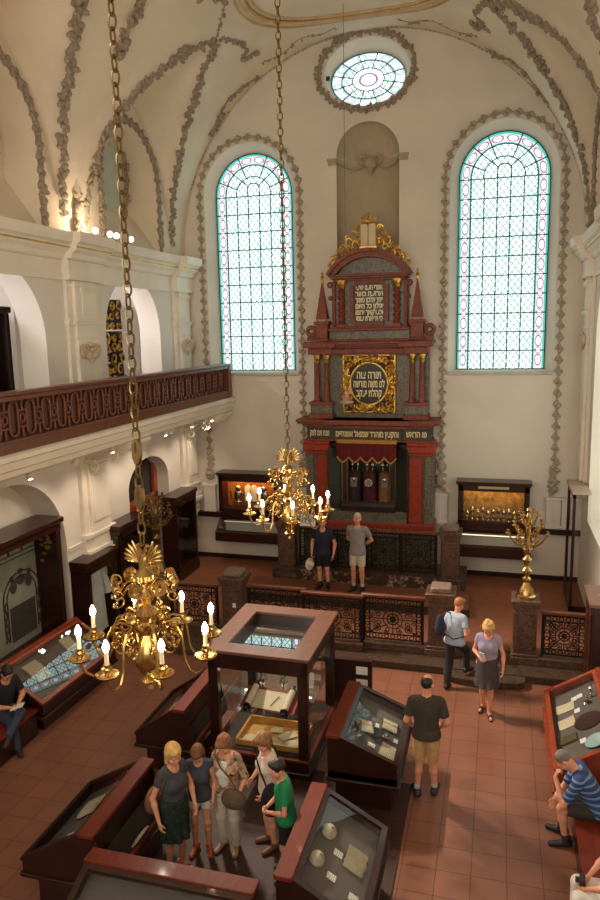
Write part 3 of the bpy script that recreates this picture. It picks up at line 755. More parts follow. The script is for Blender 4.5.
# gilded medallion frame
mb = MB(); random.seed(3)
OVA, OVB, mz = .45, .50, 5.2
mb.tube([(XA+(OVA+.02)*cos(t),17.44,mz+(OVB+.02)*sin(t)) for t in [2*PI*i/40 for i in range(40)]], .03, 6, True)
for s in (-1,1):
    mb.tube([(XA-.64,17.45,mz+s*.7),(XA+.64,17.45,mz+s*.7)], .028, 6); mb.tube([(XA+s*.64,17.45,mz-.7),(XA+s*.64,17.45,mz+.7)], .028, 6)
def scroll(x, z, r, y=17.43, turns=1.3, ph=0, sg=1, rr=.022):
    mb.tube([(x+r*(1-k_/22)*cos(ph+sg*turns*2*PI*k_/20), y-.02*sin(k_*.3), z+r*(1-k_/22)*sin(ph+sg*turns*2*PI*k_/20)) for k_ in range(19)], [rr*(1-.4*k_/20) for k_ in range(19)], 5)
for i in range(120):
    a = 2*PI*i/120+random.uniform(-.05,.05); q = random.uniform(.2,.95)
    ex, ez = OVA*cos(a)*1.08, OVB*sin(a)*1.08
    k_ = min(.63/max(abs(cos(a)),1e-3), .69/max(abs(sin(a)),1e-3)); bx, bz = k_*cos(a), k_*sin(a)
    x, z = ex+(bx-ex)*q, ez+(bz-ez)*q
    scroll(XA+x, mz+z, random.uniform(.05,.10), ph=a+random.uniform(0,6), sg=random.choice((-1,1)))
    if i % 2 == 0: mb.ball((XA+x*1.02,17.42,mz+z*1.02), random.uniform(.025,.04), 6, 4)
mb.build('medallion_frame', GOLD, ark)
abox('medallion_ground', plain('dark ground', lin(52,30,18), .6), (-.66,.66,17.46,17.52,mz-.72,mz+.72))
mb = MB(); mb.add([(XA+OVA*cos(t),17.435,mz+OVB*sin(t)) for t in [2*PI*i/40 for i in range(40)]], [tuple(range(40))]); mb.build('medallion_panel', BLACKP, ark)
for body, dz, s_, sx in (('תורה צוה',.21,.24,.6),('לנו משה מורשה',-.01,.22,.78),('קהלת יעקב',-.24,.23,.64)): text_obj('lettering', body[::-1], XA, 17.425, mz+dz, s_, LETTER, ark, sx)
# upper storey
abox('attic_base', GREYMARB, (-1.0,1.0,17.45,YF,6.26,6.5)); 
mb = MB(); mould(mb, .95, 6.5, [(.06,.06),(.02,.05)], 17.4); mould(mb, 1.0, 6.24, [(.04,.06)], 17.42); mb.build('attic_moulding', REDMARB, ark)
abox('upper_body', GREYMARB, (-.86,.86,17.55,YF,6.6,7.72))
abox('upper_pilaster', REDMARB, (-.93,-.84,17.5,YF,6.6,7.7)); abox('upper_pilaster', REDMARB, (.84,.93,17.5,YF,6.6,7.7))
for s in (-1,1):
    mb = MB()                            # barley-sugar column
    pr = []
    nn, hh = 12, 40
    vs = []
    for j in range(hh+1):
        z = 6.64+.86*j/hh; ox, oy = .022*cos(j*.9), .022*sin(j*.9)
        for i in range(nn):
            a = 2*PI*i/nn; vs.append((XA+s*.68+ox+.078*cos(a),17.44+oy+.078*sin(a),z))
    mb.add(vs, [(j*nn+i,j*nn+(i+1)%nn,(j+1)*nn+(i+1)%nn,(j+1)*nn+i) for j in range(hh) for i in range(nn)])
    mb.box(XA+s*.68-.11,XA+s*.68+.11,17.34,17.55,6.58,6.66,.01); c_ = mb.build('twisted_column', REDMARB, ark)
    mb = MB(); mb.lathe([(.07,7.5),(.11,7.58),(.09,7.6),(.13,7.68),(.13,7.71)], (XA+s*.68,17.44,0), 10); mb.build('capital', GOLD, c_)
    mb = MB(); mb.torus((XA+s*.98,17.5,7.62),.05,.03,'y',12,6); mb.torus((XA+s*.96,17.5,7.3),.035,.025,'y',12,6); mb.build('side_scroll', REDMARB, ark)
# text tablet with stepped corners
def stepc(w_, h_, c_): return [(-w_+c_,-h_),(w_-c_,-h_),(w_-c_,-h_+c_),(w_,-h_+c_),(w_,h_-c_),(w_-c_,h_-c_),(w_-c_,h_),(-w_+c_,h_),(-w_+c_,h_-c_),(-w_,h_-c_),(-w_,-h_+c_),(-w_+c_,-h_+c_)]
tz = 7.16
mb = MB(); mb.holed([(XA+x,tz+z) for x,z in stepc(.48,.56,.12)], [[(XA+x,tz+z) for x,z in stepc(.38,.47,.07)]], lambda p: (p[0],17.47,p[1]))
reveal(mb, [(XA+x,tz+z) for x,z in stepc(.48,.56,.12)], G(17.47), [(XA+x,tz+z) for x,z in stepc(.48,.56,.12)], G(17.56))
reveal(mb, [(XA+x,tz+z) for x,z in stepc(.38,.47,.07)], G(17.47), [(XA+x,tz+z) for x,z in stepc(.38,.47,.07)], G(17.53))
mb.build('tablet_frame', REDMARB, ark)
mb = MB(); mb.holed([(XA+x,tz+z) for x,z in stepc(.39,.48,.07)], [], G(17.525)); mb.build('tablet_panel', BLACKP, ark)
for i, body in enumerate(('אשרי העם יודעי','תרועה באור','פניך יהלכון בשמך','יגילון כל היום','ובצדקתך ירומו','כי תפארת עזמו')):
    text_obj('lettering', body[::-1], XA, 17.515, tz+.37-.148*i, .15, LETTER, ark, [.66,.68,.68,.68,.68,.66][i])
# curved pediment
mb = MB(); mould(mb, .88, 7.7, [(.0,.05),(.06,.05),(.1,.05)], 17.42); mb.build('pediment_base', REDMARB, ark)
def seg(hw, rise, n=20):
    r_ = (hw*hw+rise*rise)/(2*rise); a = math.asin(hw/r_)
    return [(r_*sin(-a+2*a*i/n), rise-r_+r_*cos(-a+2*a*i/n)) for i in range(n+1)]
mb = MB(); o_ = seg(1.04,.60); i_ = seg(.84,.42)
for (a_, b_, yf) in ((seg(1.04,.60),seg(.95,.52),17.28),(seg(.97,.54),seg(.82,.40),17.36)):
    pl = [(XA+x,7.85+z) for x,z in a_]+[(XA+x,7.85+z) for x,z in reversed(b_)]
    mb.prism(pl,'y',yf,YF)
mb.build('pediment', REDMARB, ark)
mb = MB(); mb.prism([(XA+x,7.85+z) for x,z in seg(.9,.47)],'y',17.55,17.7); mb.build('tympanum', GREYMARB, ark)
# crowning tablets with crown and gilded scrollwork
mb = MB()
for s in (-1,1): mb.prism([(XA+s*.01,8.5),(XA+s*.18,8.5),(XA+s*.18,8.97),(XA+s*.15,9.01),(XA+s*.05,9.01),(XA+s*.01,8.96)],'y',17.38,17.44)
mb.build('commandment_tablets', plain('ivory tablet', lin(214,196,156), .6, var=.05), ark)
mb = MB(); mb.box(XA-.22,XA+.22,17.36,17.5,8.42,8.5,.02)
for i in range(7):
    a = PI*i/6; mb.tube([(XA+.15*cos(a),17.42-.06*sin(a),9.04),(XA+.19*cos(a),17.42-.09*sin(a),9.12),(XA+.1*cos(a),17.42-.05*sin(a),9.22)], .016, 5); mb.ball((XA+.19*cos(a),17.42-.08*sin(a),9.14),.022,6,4)
mb.torus((XA,17.42,9.05),.15,.022,'z',14,6); mb.ball((XA,17.42,9.24),.035,8,5)
for s in (-1,1):
    for x, z, r_ in ((.24,8.96,.07),(.33,8.66,.07),(.22,8.6,.06),(.52,8.5,.07),(.38,8.44,.06),(.66,8.36,.06),(.8,8.22,.06),(.27,8.9,.09),(.26,8.72,.08),(.3,8.56,.10),(.45,8.62,.11),(.42,8.45,.09),(.6,8.46,.1),(.58,8.32,.08),(.74,8.33,.09),(.88,8.22,.08),(.97,8.1,.06),(.5,8.72,.06),(.36,8.8,.07),(.7,8.45,.06),(.84,8.3,.05)):
        scroll(XA+s*x, z, r_, 17.42, 1.2, random.uniform(0,6), s, .02); mb.ball((XA+s*x,17.42,z),.03,6,4)
mb.build('gilded_crest', GOLD, ark)
# obelisks at the shoulders
for s in (-1,1):
    mb = MB(); x = XA+s*1.17
    mb.box(x-.19,x+.19,17.3,17.68,6.26,6.32,.015); mb.box(x-.15,x+.15,17.34,17.64,6.32,6.72,.015); mb.box(x-.19,x+.19,17.3,17.68,6.66,6.74,.015)
    o = mb.build('obelisk_base', REDMARB, ark)
    mb = MB(); mb.torus((x+s*.3,17.5,6.5),.1,.055,'y',14,6); mb.tube([(x+s*.14,17.5,6.7),(x+s*.2,17.5,6.5),(x+s*.24,17.5,6.36),(x+s*.36,17.5,6.37)],.04,6); mb.box(x+s*.13,x+s*.4,17.42,17.58,6.26,6.36,.01); mb.build('volute', REDMARB, o)
    mb = MB(); zz = 6.8; b4 = .14; 
    mb.add([(x-b4,17.49-b4,zz),(x+b4,17.49-b4,zz),(x+b4,17.49+b4,zz),(x-b4,17.49+b4,zz),(x-.015,17.475,7.68),(x+.015,17.475,7.68),(x+.015,17.505,7.68),(x-.015,17.505,7.68)],[(0,3,2,1),(4,5,6,7),(0,1,5,4),(1,2,6,5),(2,3,7,6),(3,0,4,7)])
    o = mb.build('obelisk', REDMARB, ark, smooth=False)
    mb = MB(); mb.lathe([(.02,7.66),(.045,7.7),(.045,7.74),(.015,7.77),(.05,7.81),(.02,7.86),(.035,7.9),(0,7.95)], (x,17.49,0), 10)
    mb.build('gilt_finial', GOLD, o)
    for dx in (-.11,.11): mb = MB(); mb.ball((x+dx,17.38,6.77),.035,8,5); mb.build('gilt_ball', GOLD, o)
# hanging eternal lamp
t = thing('eternal_lamp', (-3.41,16.3,4.75), 'small glass lamp hanging on a long thin cord before the gilded medallion', 'lamp')
mb = MB(); mb.tube([(-3.41,16.3,5.12),(-3.41,16.3,ZC+RV*sin(math.acos(.29/RV))-.02)],.006,5); mb.build('cord', OLDBRASS, t)
mb = MB(); mb.lathe([(.03,4.80),(.14,4.83),(.17,4.87),(.12,4.88),(.05,4.89)], (-3.41,16.3,0), 14); mb.build('drip_saucer', plain('frosted glass', lin(206,196,176), .3), t)
mb = MB(); mb.lathe([(.03,4.89),(.05,4.93),(.06,5.03),(.04,5.12)], (-3.41,16.3,0), 12); mb.build('lamp_glass', plain('rosy lamp glass', lin(196,140,118), .2), t)
# drapery stand and lectern card
mb = MB(); mb.quad((-4.58,16.22,1.82),(-4.2,16.22,1.82),(-4.2,16.30,2.09),(-4.58,16.30,2.09)); mb.quad((-4.58,16.224,1.82),(-4.58,16.304,2.09),(-4.2,16.304,2.09),(-4.2,16.224,1.82))
t = mb.build('sign', CARD, None, origin=(-4.4,16.24,1.82)); tag(t, 'white sign with curly dark flourishes propped on the ark railing', 'sign')
mb = MB(); SY = lambda z: 16.22+(z-1.82)*.296-.006
for k_, (x, z, r_) in enumerate(((-4.5,1.96,.06),(-4.39,1.94,.07),(-4.28,1.98,.055))):
    mb.tube([(x+r_*(1-.03*j)*cos(j*.7), SY(z+r_*sin(j*.7)), z+r_*sin(j*.7)) for j in range(14)], .006, 4)
mb.tube([(x, SY(z), z) for x, z in ((-4.56,1.9),(-4.45,2.03),(-4.35,1.9),(-4.24,2.05))], .006, 4)
mb.build('flourish', INK, t)
# ================================================================ PEDESTALS, FENCES, CANDELABRA
def pedestal(x, y, z0, z1, w, label, cushion=True, sticker=False):
    t = thing('stone_pedestal', (x,y,z0), label, 'pedestal', 'podium pedestals')
    mb = MB(); h = w/2
    mb.box(x-h*1.16,x+h*1.16,y-h*1.16,y+h*1.16,z0,z0+.14,.015); mb.box(x-h*1.06,x+h*1.06,y-h*1.06,y+h*1.06,z0+.14,z0+.2,.015); mb.build('base', STONE, t)
    mb = MB(); mb.box(x-h*.88,x+h*.88,y-h*.88,y+h*.88,z0+.2,z1-.2,.01)
    for s in (-1,1):
        for a0, a1 in ((-.7,-.58),(.58,.7)):
            mb.box(x+h*a0,x+h*a1,y+s*h*.86,y+s*h*.93,z0+.28,z1-.28,.005); mb.box(x+s*h*.86,x+s*h*.93,y+h*a0,y+h*a1,z0+.28,z1-.28,.005)
        for z in (z0+.28,z1-.33):
            mb.box(x-h*.7,x+h*.7,y+s*h*.86,y+s*h*.93,z,z+.05,.005); mb.box(x+s*h*.86,x+s*h*.93,y-h*.7,y+h*.7,z,z+.05,.005)
    mb.build('shaft', STONE, t)
    mb = MB(); mb.box(x-h*.95,x+h*.95,y-h*.95,y+h*.95,z1-.2,z1-.15,.01); mb.box(x-h*1.03,x+h*1.03,y-h*1.03,y+h*1.03,z1-.15,z1-.09,.01); mb.box(x-h*1.14,x+h*1.14,y-h*1.14,y+h*1.14,z1-.09,z1,.018); mb.build('cap', STONE, t)
    if cushion: mb = MB(); mb.box(x-h*.78,x+h*.78,y-h*.78,y+h*.78,z1,z1+.10,.04); mb.build('top_block', STONETOP, t)
    if sticker: mb = MB(); mb.box(x+h*.1,x+h*.4,y-h*.94,y-h*.93,z0+.62,z0+.72); mb.build('sticker', CARD, t)
    return t
PY = 13.6
pedestal(-5.32,PY,.15,1.43,.5,'stone pedestal with a small white sticker behind the glass cabinet',True,True)
pedestal(-.98,PY,.15,1.43,.5,'stone pedestal beside the woman stepping up to the podium')
pedestal(.61,PY,.15,1.42,.46,'stone pedestal carrying the bright brass candelabrum',False)
pedestal(-7.1,PY,.15,1.36,.46,'stone pedestal carrying the dull candelabrum behind the big chandelier',False)
pedestal(-4.95,16.38,.5,1.88,.46,'stone pedestal ending the ark railing behind the small chandelier',False)
pedestal(-.98,16.38,.5,1.88,.46,'stone pedestal ending the ark railing below the lit case of silver')
FENCEP = plain('fence iron', lin(38,30,28), .5, .4)
def panel(t, x0, x1, y, z0, z1, gold=True):
    mb = MB(); W = x1-x0; H = z1-z0; P = lambda u, v_: (x0+u, y, z0+v_)
    for u in (0,.1,W-.1,W): mb.tube([P(u,0),P(u,H)], .013, 5)
    for v_ in (0,.11,H-.11,H): mb.tube([P(0,v_),P(W,v_)], .013, 5)
    k_ = max(2,int(W/.115))
    for i in range(k_):
        for v_ in (.055,H-.055): mb.torus(P(W*(i+.5)/k_,v_), .042, .01, 'y', 10, 4)
    k_ = max(2,int((H-.22)/.115))
    for i in range(k_):
        for u in (.05,W-.05): mb.torus(P(u,.11+(H-.22)*(i+.5)/k_), .038, .01, 'y', 10, 4)
    fr = mb.build('border_frame', FENCEP, t)
    mb = MB(); cu, cv = W/2, H/2; iw, ih = (W-.2)/2, (H-.22)/2; q = min(ih,iw)
    def vol(u, v_, r_, ph, sg, tn=1.25): mb.tube([P(u+r_*(1-k_/20)*cos(ph+sg*tn*2*PI*k_/16), v_+r_*(1-k_/20)*sin(ph+sg*tn*2*PI*k_/16)) for k_ in range(16)], .009, 5)
    mb.torus(P(cu,cv), q*.36, .014, 'y', 18, 5); mb.torus(P(cu,cv), q*.62, .0095, 'y', 22, 5)
    for i in range(8):
        a = PI*i/4; mb.tube([P(cu+q*.12*cos(a),cv+q*.12*sin(a)),P(cu+q*.62*cos(a),cv+q*.62*sin(a))], .0085, 4)
        vol(cu+q*.80*cos(a+.39)*min(1.25,iw/ih), cv+q*.78*sin(a+.39), q*.19, a, 1 if i % 2 else -1)
    for su in (-1,1):
        mb.tube([P(cu+su*q*.6,cv),P(cu+su*iw,cv)], .011, 4); mb.tube([P(cu,cv+su*q*.6),P(cu,cv+su*ih)], .011, 4)
        for sv in (-1,1):
            u, v_ = cu+su*iw*.68, cv+sv*ih*.62
            mb.torus(P(u,v_), q*.22, .012, 'y', 14, 5)
            mb.tube([P(cu+su*q*.45,cv+sv*q*.45),P(u,v_),P(cu+su*iw,cv+sv*ih)], .011, 4)
            vol(cu+su*iw*.86, cv+sv*ih*.22, q*.16, su*PI/2, su*sv); vol(cu+su*iw*.3, cv+sv*ih*.86, q*.15, 0, -su*sv)
            vol(cu+su*iw*.92, cv+sv*ih*.9, q*.1, 1, su)
    mb.build('scrollwork', FENCEP, fr)
    def ros(u, v_, r_):
        mb = MB(); c = P(u,v_); mb.ball((c[0],c[1],c[2]), (r_*.5,.035,r_*.5), 8, 5)
        for i in range(6): a = PI*i/3; mb.ball((c[0]+r_*.55*cos(a),c[1],c[2]+r_*.55*sin(a)), (r_*.4,.02,r_*.4), 6, 4)
        mb.build('rosette', FENCEP, fr)
    ros(cu,cv,q*.24)
    for su in (-1,1):
        for sv in (-1,1): ros(cu+su*iw*.68, cv+sv*ih*.62, q*.15)
def fence(x0, x1, y, zb, zt, label, n=1, plinth=None, rail=RAILWOOD):
    t = thing('iron_fence', ((x0+x1)/2,y,zb), label, 'fence', 'wrought iron podium fences')
    mb = MB(); mb.box(x0-.02,x1+.02,y-.05,y+.05,zt-.06,zt,.015); mb.build('handrail', rail, t)
    for i in range(n+1):
        x = x0+.03+(x1-x0-.06)*i/n; mb = MB(); mb.box(x-.022,x+.022,y-.022,y+.022,zb,zt-.06,.004); mb.build('post', FENCEP, t)
    for i in range(n): a = x0+.06+(x1-x0-.06)*i/n; panel(t, a, x0+(x1-x0-.06)*(i+1)/n, y, zb+.05, zt-.09)
    return t
fence(-5.0,-3.72,13.47,.31,1.29,'wrought iron podium fence panel partly behind the glass cabinet')
fence(-3.76,-2.5,13.33,.31,1.29,'wrought iron podium fence panel standing forward between its neighbours')
fence(-2.54,-1.29,13.47,.31,1.29,'wrought iron podium fence panel next to the cushioned pedestal by the steps')
fence(.9,1.74,13.47,.31,1.22,'wrought iron fence panel right of the brass candelabrum')
fence(-6.79,-5.65,13.47,.31,1.22,'wrought iron fence panel behind the arms of the big chandelier')
fence(-4.66,-1.27,16.3,.77,1.82,'long wrought iron railing with scroll panels across the front of the ark',4)
# brass candelabra
def curl(n_, f): return [f(i/n_) for i in range(n_+1)]
def candelabrum(x, y, z0, h, mat, label, wr=.85):
    t = thing('candelabrum', (x,y,z0), label, 'candelabrum', 'standing candelabra'); k = h/1.55
    c = (x,y,0); Z = lambda v_: z0+v_*k
    mb = MB(); mb.lathe([(.17*k,Z(0)),(.17*k,Z(.04)),(.14*k,Z(.06)),(.12*k,Z(.14)),(.07*k,Z(.21)),(.04*k,Z(.28))], c, 18); mb.build('foot', mat, t)
    mb = MB(); pr = []
    for v_, r_ in ((.26,.05),(.3,.09),(.33,.09),(.36,.045),(.42,.06),(.47,.11),(.51,.06),(.54,.045),(.6,.07),(.66,.1),(.7,.05),(.74,.04),(.8,.09),(.84,.1),(.88,.05),(.95,.06),(1.0,.04),(1.1,.07),(1.18,.05),(1.3,.03),(1.4,.05),(1.45,.02),(1.5,.045),(1.56,.0)): pr.append((r_*k*wr,Z(v_)))
    mb.lathe(pr, c, 16); mb.build('stem', mat, t)
    for lev, (za, r1, nn) in enumerate(((.95,.34,6),(1.12,.26,6),(1.3,.16,4))):
        for i in range(nn):
            a = 2*PI*i/nn+lev*.5; d = Vector((cos(a),sin(a),0)); o = Vector((x,y,0)); mb = MB()
            path = [o+d*(k*wr*(.03+r1*u)) + Vector((0,0,Z(za)+k*(-.07*sin(PI*u*1.2)+.09*u*u))) for u in [j/8 for j in range(9)]]
            mb.tube(path, .013*k, 5); e = path[-1]
            mb.torus(path[4]+Vector((0,0,.04*k)), .035*k, .010*k, 'x' if abs(d.x) < .7 else 'y', 10, 4)
            mb.lathe([(.012*k,e.z-.01),(.045*k,e.z+.005),(.05*k,e.z+.02),(.02*k,e.z+.03),(.022*k,e.z+.06*k),(.03*k,e.z+.07*k)], (e.x,e.y,0), 9)
            mb.build('branch', mat, t)
    return t
candelabrum(.61,PY,1.42,1.76,BRASS,'bright brass branched candelabrum on a pedestal near the right steps')
candelabrum(-7.1,PY,1.36,1.8,OLDBRASS,'dull bronze branched candelabrum standing by the left gallery wall')
# ================================================================ CHANDELIERS
ROT = [0]
def chandelier(x, y, z, label, rot=.675):
    ROT[0] = rot
    t = thing('chandelier', (x,y,z), label, 'chandelier', 'brass chandeliers'); c = (x,y,0)
    mb = MB(); mb.lathe([(0,z-.42),(.03,z-.40),(.02,z-.36),(.05,z-.33),(.09,z-.31),(.05,z-.28),(.03,z-.26),(.08,z-.23)], c, 14); mb.build('finial', BRASS, t)
    mb = MB(); vs = []; prof = [(.05,-.25),(.085,-.22),(.118,-.16),(.13,-.08),(.118,.0),(.085,.07),(.06,.12)]; nn = 32
    for r_, h in prof:
        for i in range(nn):
            a = 2*PI*i/nn; q = r_*(1+.05*(i % 2)); vs.append((x+q*cos(a),y+q*sin(a),z+h))
    mb.add(vs, [(j*nn+i,j*nn+(i+1)%nn,(j+1)*nn+(i+1)%nn,(j+1)*nn+i) for j in range(len(prof)-1) for i in range(nn)]); mb.build('globe', BRASS, t, angle=80)
    mb = MB(); mb.lathe([(.07,z+.1),(.05,z+.14),(.1,z+.17),(.1,z+.21),(.05,z+.24),(.045,z+.27),(.11,z+.31),(.12,z+.36),(.08,z+.4),(.04,z+.44),(.07,z+.48),(.1,z+.53),(.06,z+.58),(.04,z+.64),(.09,z+.68),(.1,z+.73),(.04,z+.79),(.03,z+.92)], c, 18); mb.build('stem', BRASS, t)
    # crest at the top: double headed eagle
    mb = MB(); ez = z+.84
    mb.ball((x,y,ez),(.05,.035,.1)); 
    for s in (-1,1):
        for i in range(5):
            a = .15+i*.27; l_ = .15+.012*i; dd = Vector((s*cos(a),0,sin(a)))
            mb.M = Matrix.Translation(Vector((x+s*.035,y,ez+.01))+dd*l_*.55) @ dd.to_track_quat('X','Z').to_matrix().to_4x4(); mb.ball((0,0,0),(l_*.55,.012,.024),8,5); mb.M = None
        mb.tube([(x,y,ez+.06),(x+s*.03,y,ez+.13),(x+s*.045,y,ez+.17),(x+s*.08,y,ez+.165)],[.025,.02,.02,.006],6); mb.tube([(x,y,ez-.06),(x+s*.05,y,ez-.13)],.014,5)
    mb.tube([(x,y,ez-.05),(x,y,ez-.16)],[.03,.04],6); mb.build('eagle_crest', BRASS, t)
    # decorated upper tier
    for i in range(8):
        a = 2*PI*i/8+.2; d = Vector((cos(a),sin(a),0)); o = Vector((x,y,z+.6)); mb = MB()
        mb.tube([o+d*(.05+.2*u)+Vector((0,0,.07*sin(PI*u*1.1)-.02*u)) for u in [j/8 for j in range(9)]], .011, 5)
        e = o+d*.26; sd = Vector((-d.y,d.x,0))
        for s in (1,-1):
            mb.tube([e+d*(.06*cos(p)*(1-p/11)) + Vector((0,0,s*.07+.06*s*sin(p)*(1-p/11))) for p in [j*.6 for j in range(13)]], .009, 5)
        mb.M = Matrix.Translation(e+d*.02+Vector((0,0,.06))) @ d.to_track_quat('Z','Y').to_matrix().to_4x4()
        mb.lathe([(0,.03),(.02,.035),(.03,.015),(.065,.02),(.07,.0),(.0,-.01)], (0,0,0), 10)
        mb.M = None; mb.ball(tuple(e+d*.05+Vector((0,0,-.1))),.022,6,4)
        mb.build('upper_arm', BRASS, t)
    # eight candle arms
    for i in range(8):
        a = 2*PI*i/8+ROT[0]; d = Vector((cos(a),sin(a),0)); o = Vector((x,y,z)); mb = MB()
        path = [(.10,.18),(.16,.26),(.24,.30),(.32,.27),(.37,.18),(.385,.06),(.40,-.06),(.45,-.15),(.52,-.165),(.58,-.12),(.61,-.05),(.62,.0)]
        mb.tube([o+d*p+Vector((0,0,h)) for p, h in path], .0135, 6)
        def sp(r0, h0, r_, sg, tn=1.4, ph=0): mb.tube([o+d*(r0+r_*(1-j/24)*cos(ph+sg*tn*2*PI*j/20))+Vector((0,0,h0+r_*(1-j/24)*sin(ph+sg*tn*2*PI*j/20))) for j in range(20)], .0095, 5)
        sp(.26,.19,.075,1); sp(.22,.06,.09,-1,1.4,1); sp(.31,.10,.05,1,1.2,2); sp(.17,.34,.05,1)
        arm = mb.build('candle_arm', BRASS, t)
        e = o+d*.62
        mb = MB(); mb.lathe([(.015,e.z-.01),(.05,e.z+.0),(.09,e.z+.015),(.105,e.z+.035),(.10,e.z+.04),(.06,e.z+.025),(.03,e.z+.03),(.025,e.z+.06),(.045,e.z+.075),(.045,e.z+.09),(.028,e.z+.1),(.03,e.z+.125)], (e.x,e.y,0), 14); mb.build('drip_pan', BRASS, arm)
        mb = MB(); mb.lathe([(.02,e.z+.11),(.019,e.z+.235),(.012,e.z+.24)], (e.x,e.y,0), 10); mb.build('candle', WAX, arm)
        mb = MB(); mb.lathe([(.012,e.z+.235),(.027,e.z+.265),(.03,e.z+.285),(.022,e.z+.315),(.008,e.z+.345),(0,e.z+.35)], (e.x,e.y,0), 10); mb.build('bulb', BULB, arm)
    # chain of long links up to the vault
    top = ZC+RV*sin(math.acos((x-XC)/RV))-.02; mb = MB(); h = z+1.0; i = 0
    while h < top:
        big = False
        L = .135; p = []
        for q in range(14):
            tt = 2*PI*q/14; px_, pz = .036*cos(tt), (L/2)*sin(tt)
            p.append((x+(px_ if i % 2 else 0), y+(0 if i % 2 else px_), h+L/2+pz))
        mb.tube(p, .0095, 5, True); h += L-.028; i += 1
    mb.build('chain', OLDBRASS, t)
    return t
ch = chandelier(XC,5.69,3.58,'large near brass chandelier with eight lit candle bulbs on curling arms')
if ch:
    for z0 in (4.93,5.36):
        mb = MB()
        mb.add([(XC+.038*sx_*(1 if k_ else .5),5.69-.03+(.06 if b_ else 0),z0+[0,.05,.17,.22][j]) for b_ in (0,1) for j in range(4) for k_ in (1 if j in (1,2) else 0,) for sx_ in (-1,1)],
            [(0,1,3,2),(2,3,5,4),(4,5,7,6),(9,8,10,11),(11,10,12,13),(13,12,14,15),(0,2,10,8),(2,4,12,10),(4,6,14,12),(1,9,11,3),(3,11,13,5),(5,13,15,7),(6,7,15,14),(0,8,9,1)])
        mb.build('chain_box', OLDBRASS, ch)
chandelier(XC,10.42,3.68,'smaller looking far brass chandelier with eight lit candle bulbs before the ark',.379)
for (x, y, z) in ((XC,5.69,3.9),(XC,10.42,4.0)):
    pass
# ================================================================ SPOTLIGHTS
def spot(x, y, z, tgt, label, up=False):
    t = thing('spotlight', (x,y,z), label, 'spotlight', 'spotlights under the gallery' if not up else 'floodlights on the cornice')
    d = (Vector(tgt)-Vector((x,y,z))).normalized(); Mx = Matrix.Translation((x,y,z)) @ d.to_track_quat('Z','Y').to_matrix().to_4x4()
    mb = MB(); mb.M = Mx; mb.lathe([(.03,-.1),(.05,-.08),(.06,.02),(.065,.05)], (0,0,0), 12); mb.M = None
    mb.tube([(x,y,z),(x,y,z+(.14 if not up else -.1))], .012, 6); mb.build('housing', WHITE if not up else BLACKP, t)
    mb = MB(); mb.M = Mx; mb.lathe([(0,.053),(.06 if up else .036,.053)], (0,0,0), 12); mb.build('lens', SPOTGLOW, t)
    return t
for i, (y, w_) in enumerate(((9.6,'above the framed curtain'),(10.9,'above the white robe case'),(12.15,'beside the first gallery corbel'),(13.58,'nearest the chandelier chain, left of the door'),(14.45,'left one of the pair over the door'),(14.81,'right one of the pair over the door'),(15.9,'above the tall end case'),(16.7,'beside the far gallery corbel'),(17.15,'in the far gallery corner'))):
    spot(-7.2,y,4.3,(-8.0 if i % 2 else -6.2,y-.5,2.2),'small lit spotlight under the gallery, '+w_)
for i, y in enumerate((12.75,13.3,13.55,14.15)):
    spot(-7.62,y,8.52,(-1.2,y-9,6.0),['lit floodlight on the cornice, first from the left','lit floodlight on the cornice, second from the left','lit floodlight on the cornice, third from the left','lit floodlight on the cornice, fourth from the left'][i],True)
# ================================================================ SLOPING DISPLAY CASES
m, nt, b = nodes('written page'); v = coords(nt)
sp = N(nt,'ShaderNodeSeparateXYZ'); nt.links.new(v, sp.inputs[0])
def mth(op, a, c=None):
    n = N(nt,'ShaderNodeMath', operation=op)
    for i, x in enumerate((a,c)):
        if x is None: continue
        if isinstance(x,(int,float)): n.inputs[i].default_value = x
        else: nt.links.new(x, n.inputs[i])
    return n.outputs[0]
nz = N(nt,'ShaderNodeTexNoise'); nz.inputs['Scale'].default_value = 90; nt.links.new(v, nz.inputs['Vector'])
ln = mth('MULTIPLY', mth('LESS_THAN', mth('FRACT', mth('MULTIPLY', sp.outputs['Y'], 42)), .42), mth('GREATER_THAN', nz.outputs['Fac'], .47))
mx = N(nt,'ShaderNodeMixRGB'); nt.links.new(ln, mx.inputs['Fac']); mx.inputs['Color1'].default_value = lin(206,194,164); mx.inputs['Color2'].default_value = lin(150,136,112)
nt.links.new(mx.outputs[0], b.inputs['Base Color']); b.inputs['Roughness'].default_value = .85
PAGE = m
BED = plain('grey case lining', lin(96,88,84), .9, var=.06)
def prof_z(case, y): return case['zl']+(case['zh']-case['zl'])*(case['D']-y)/(case['D']-case['bw'])
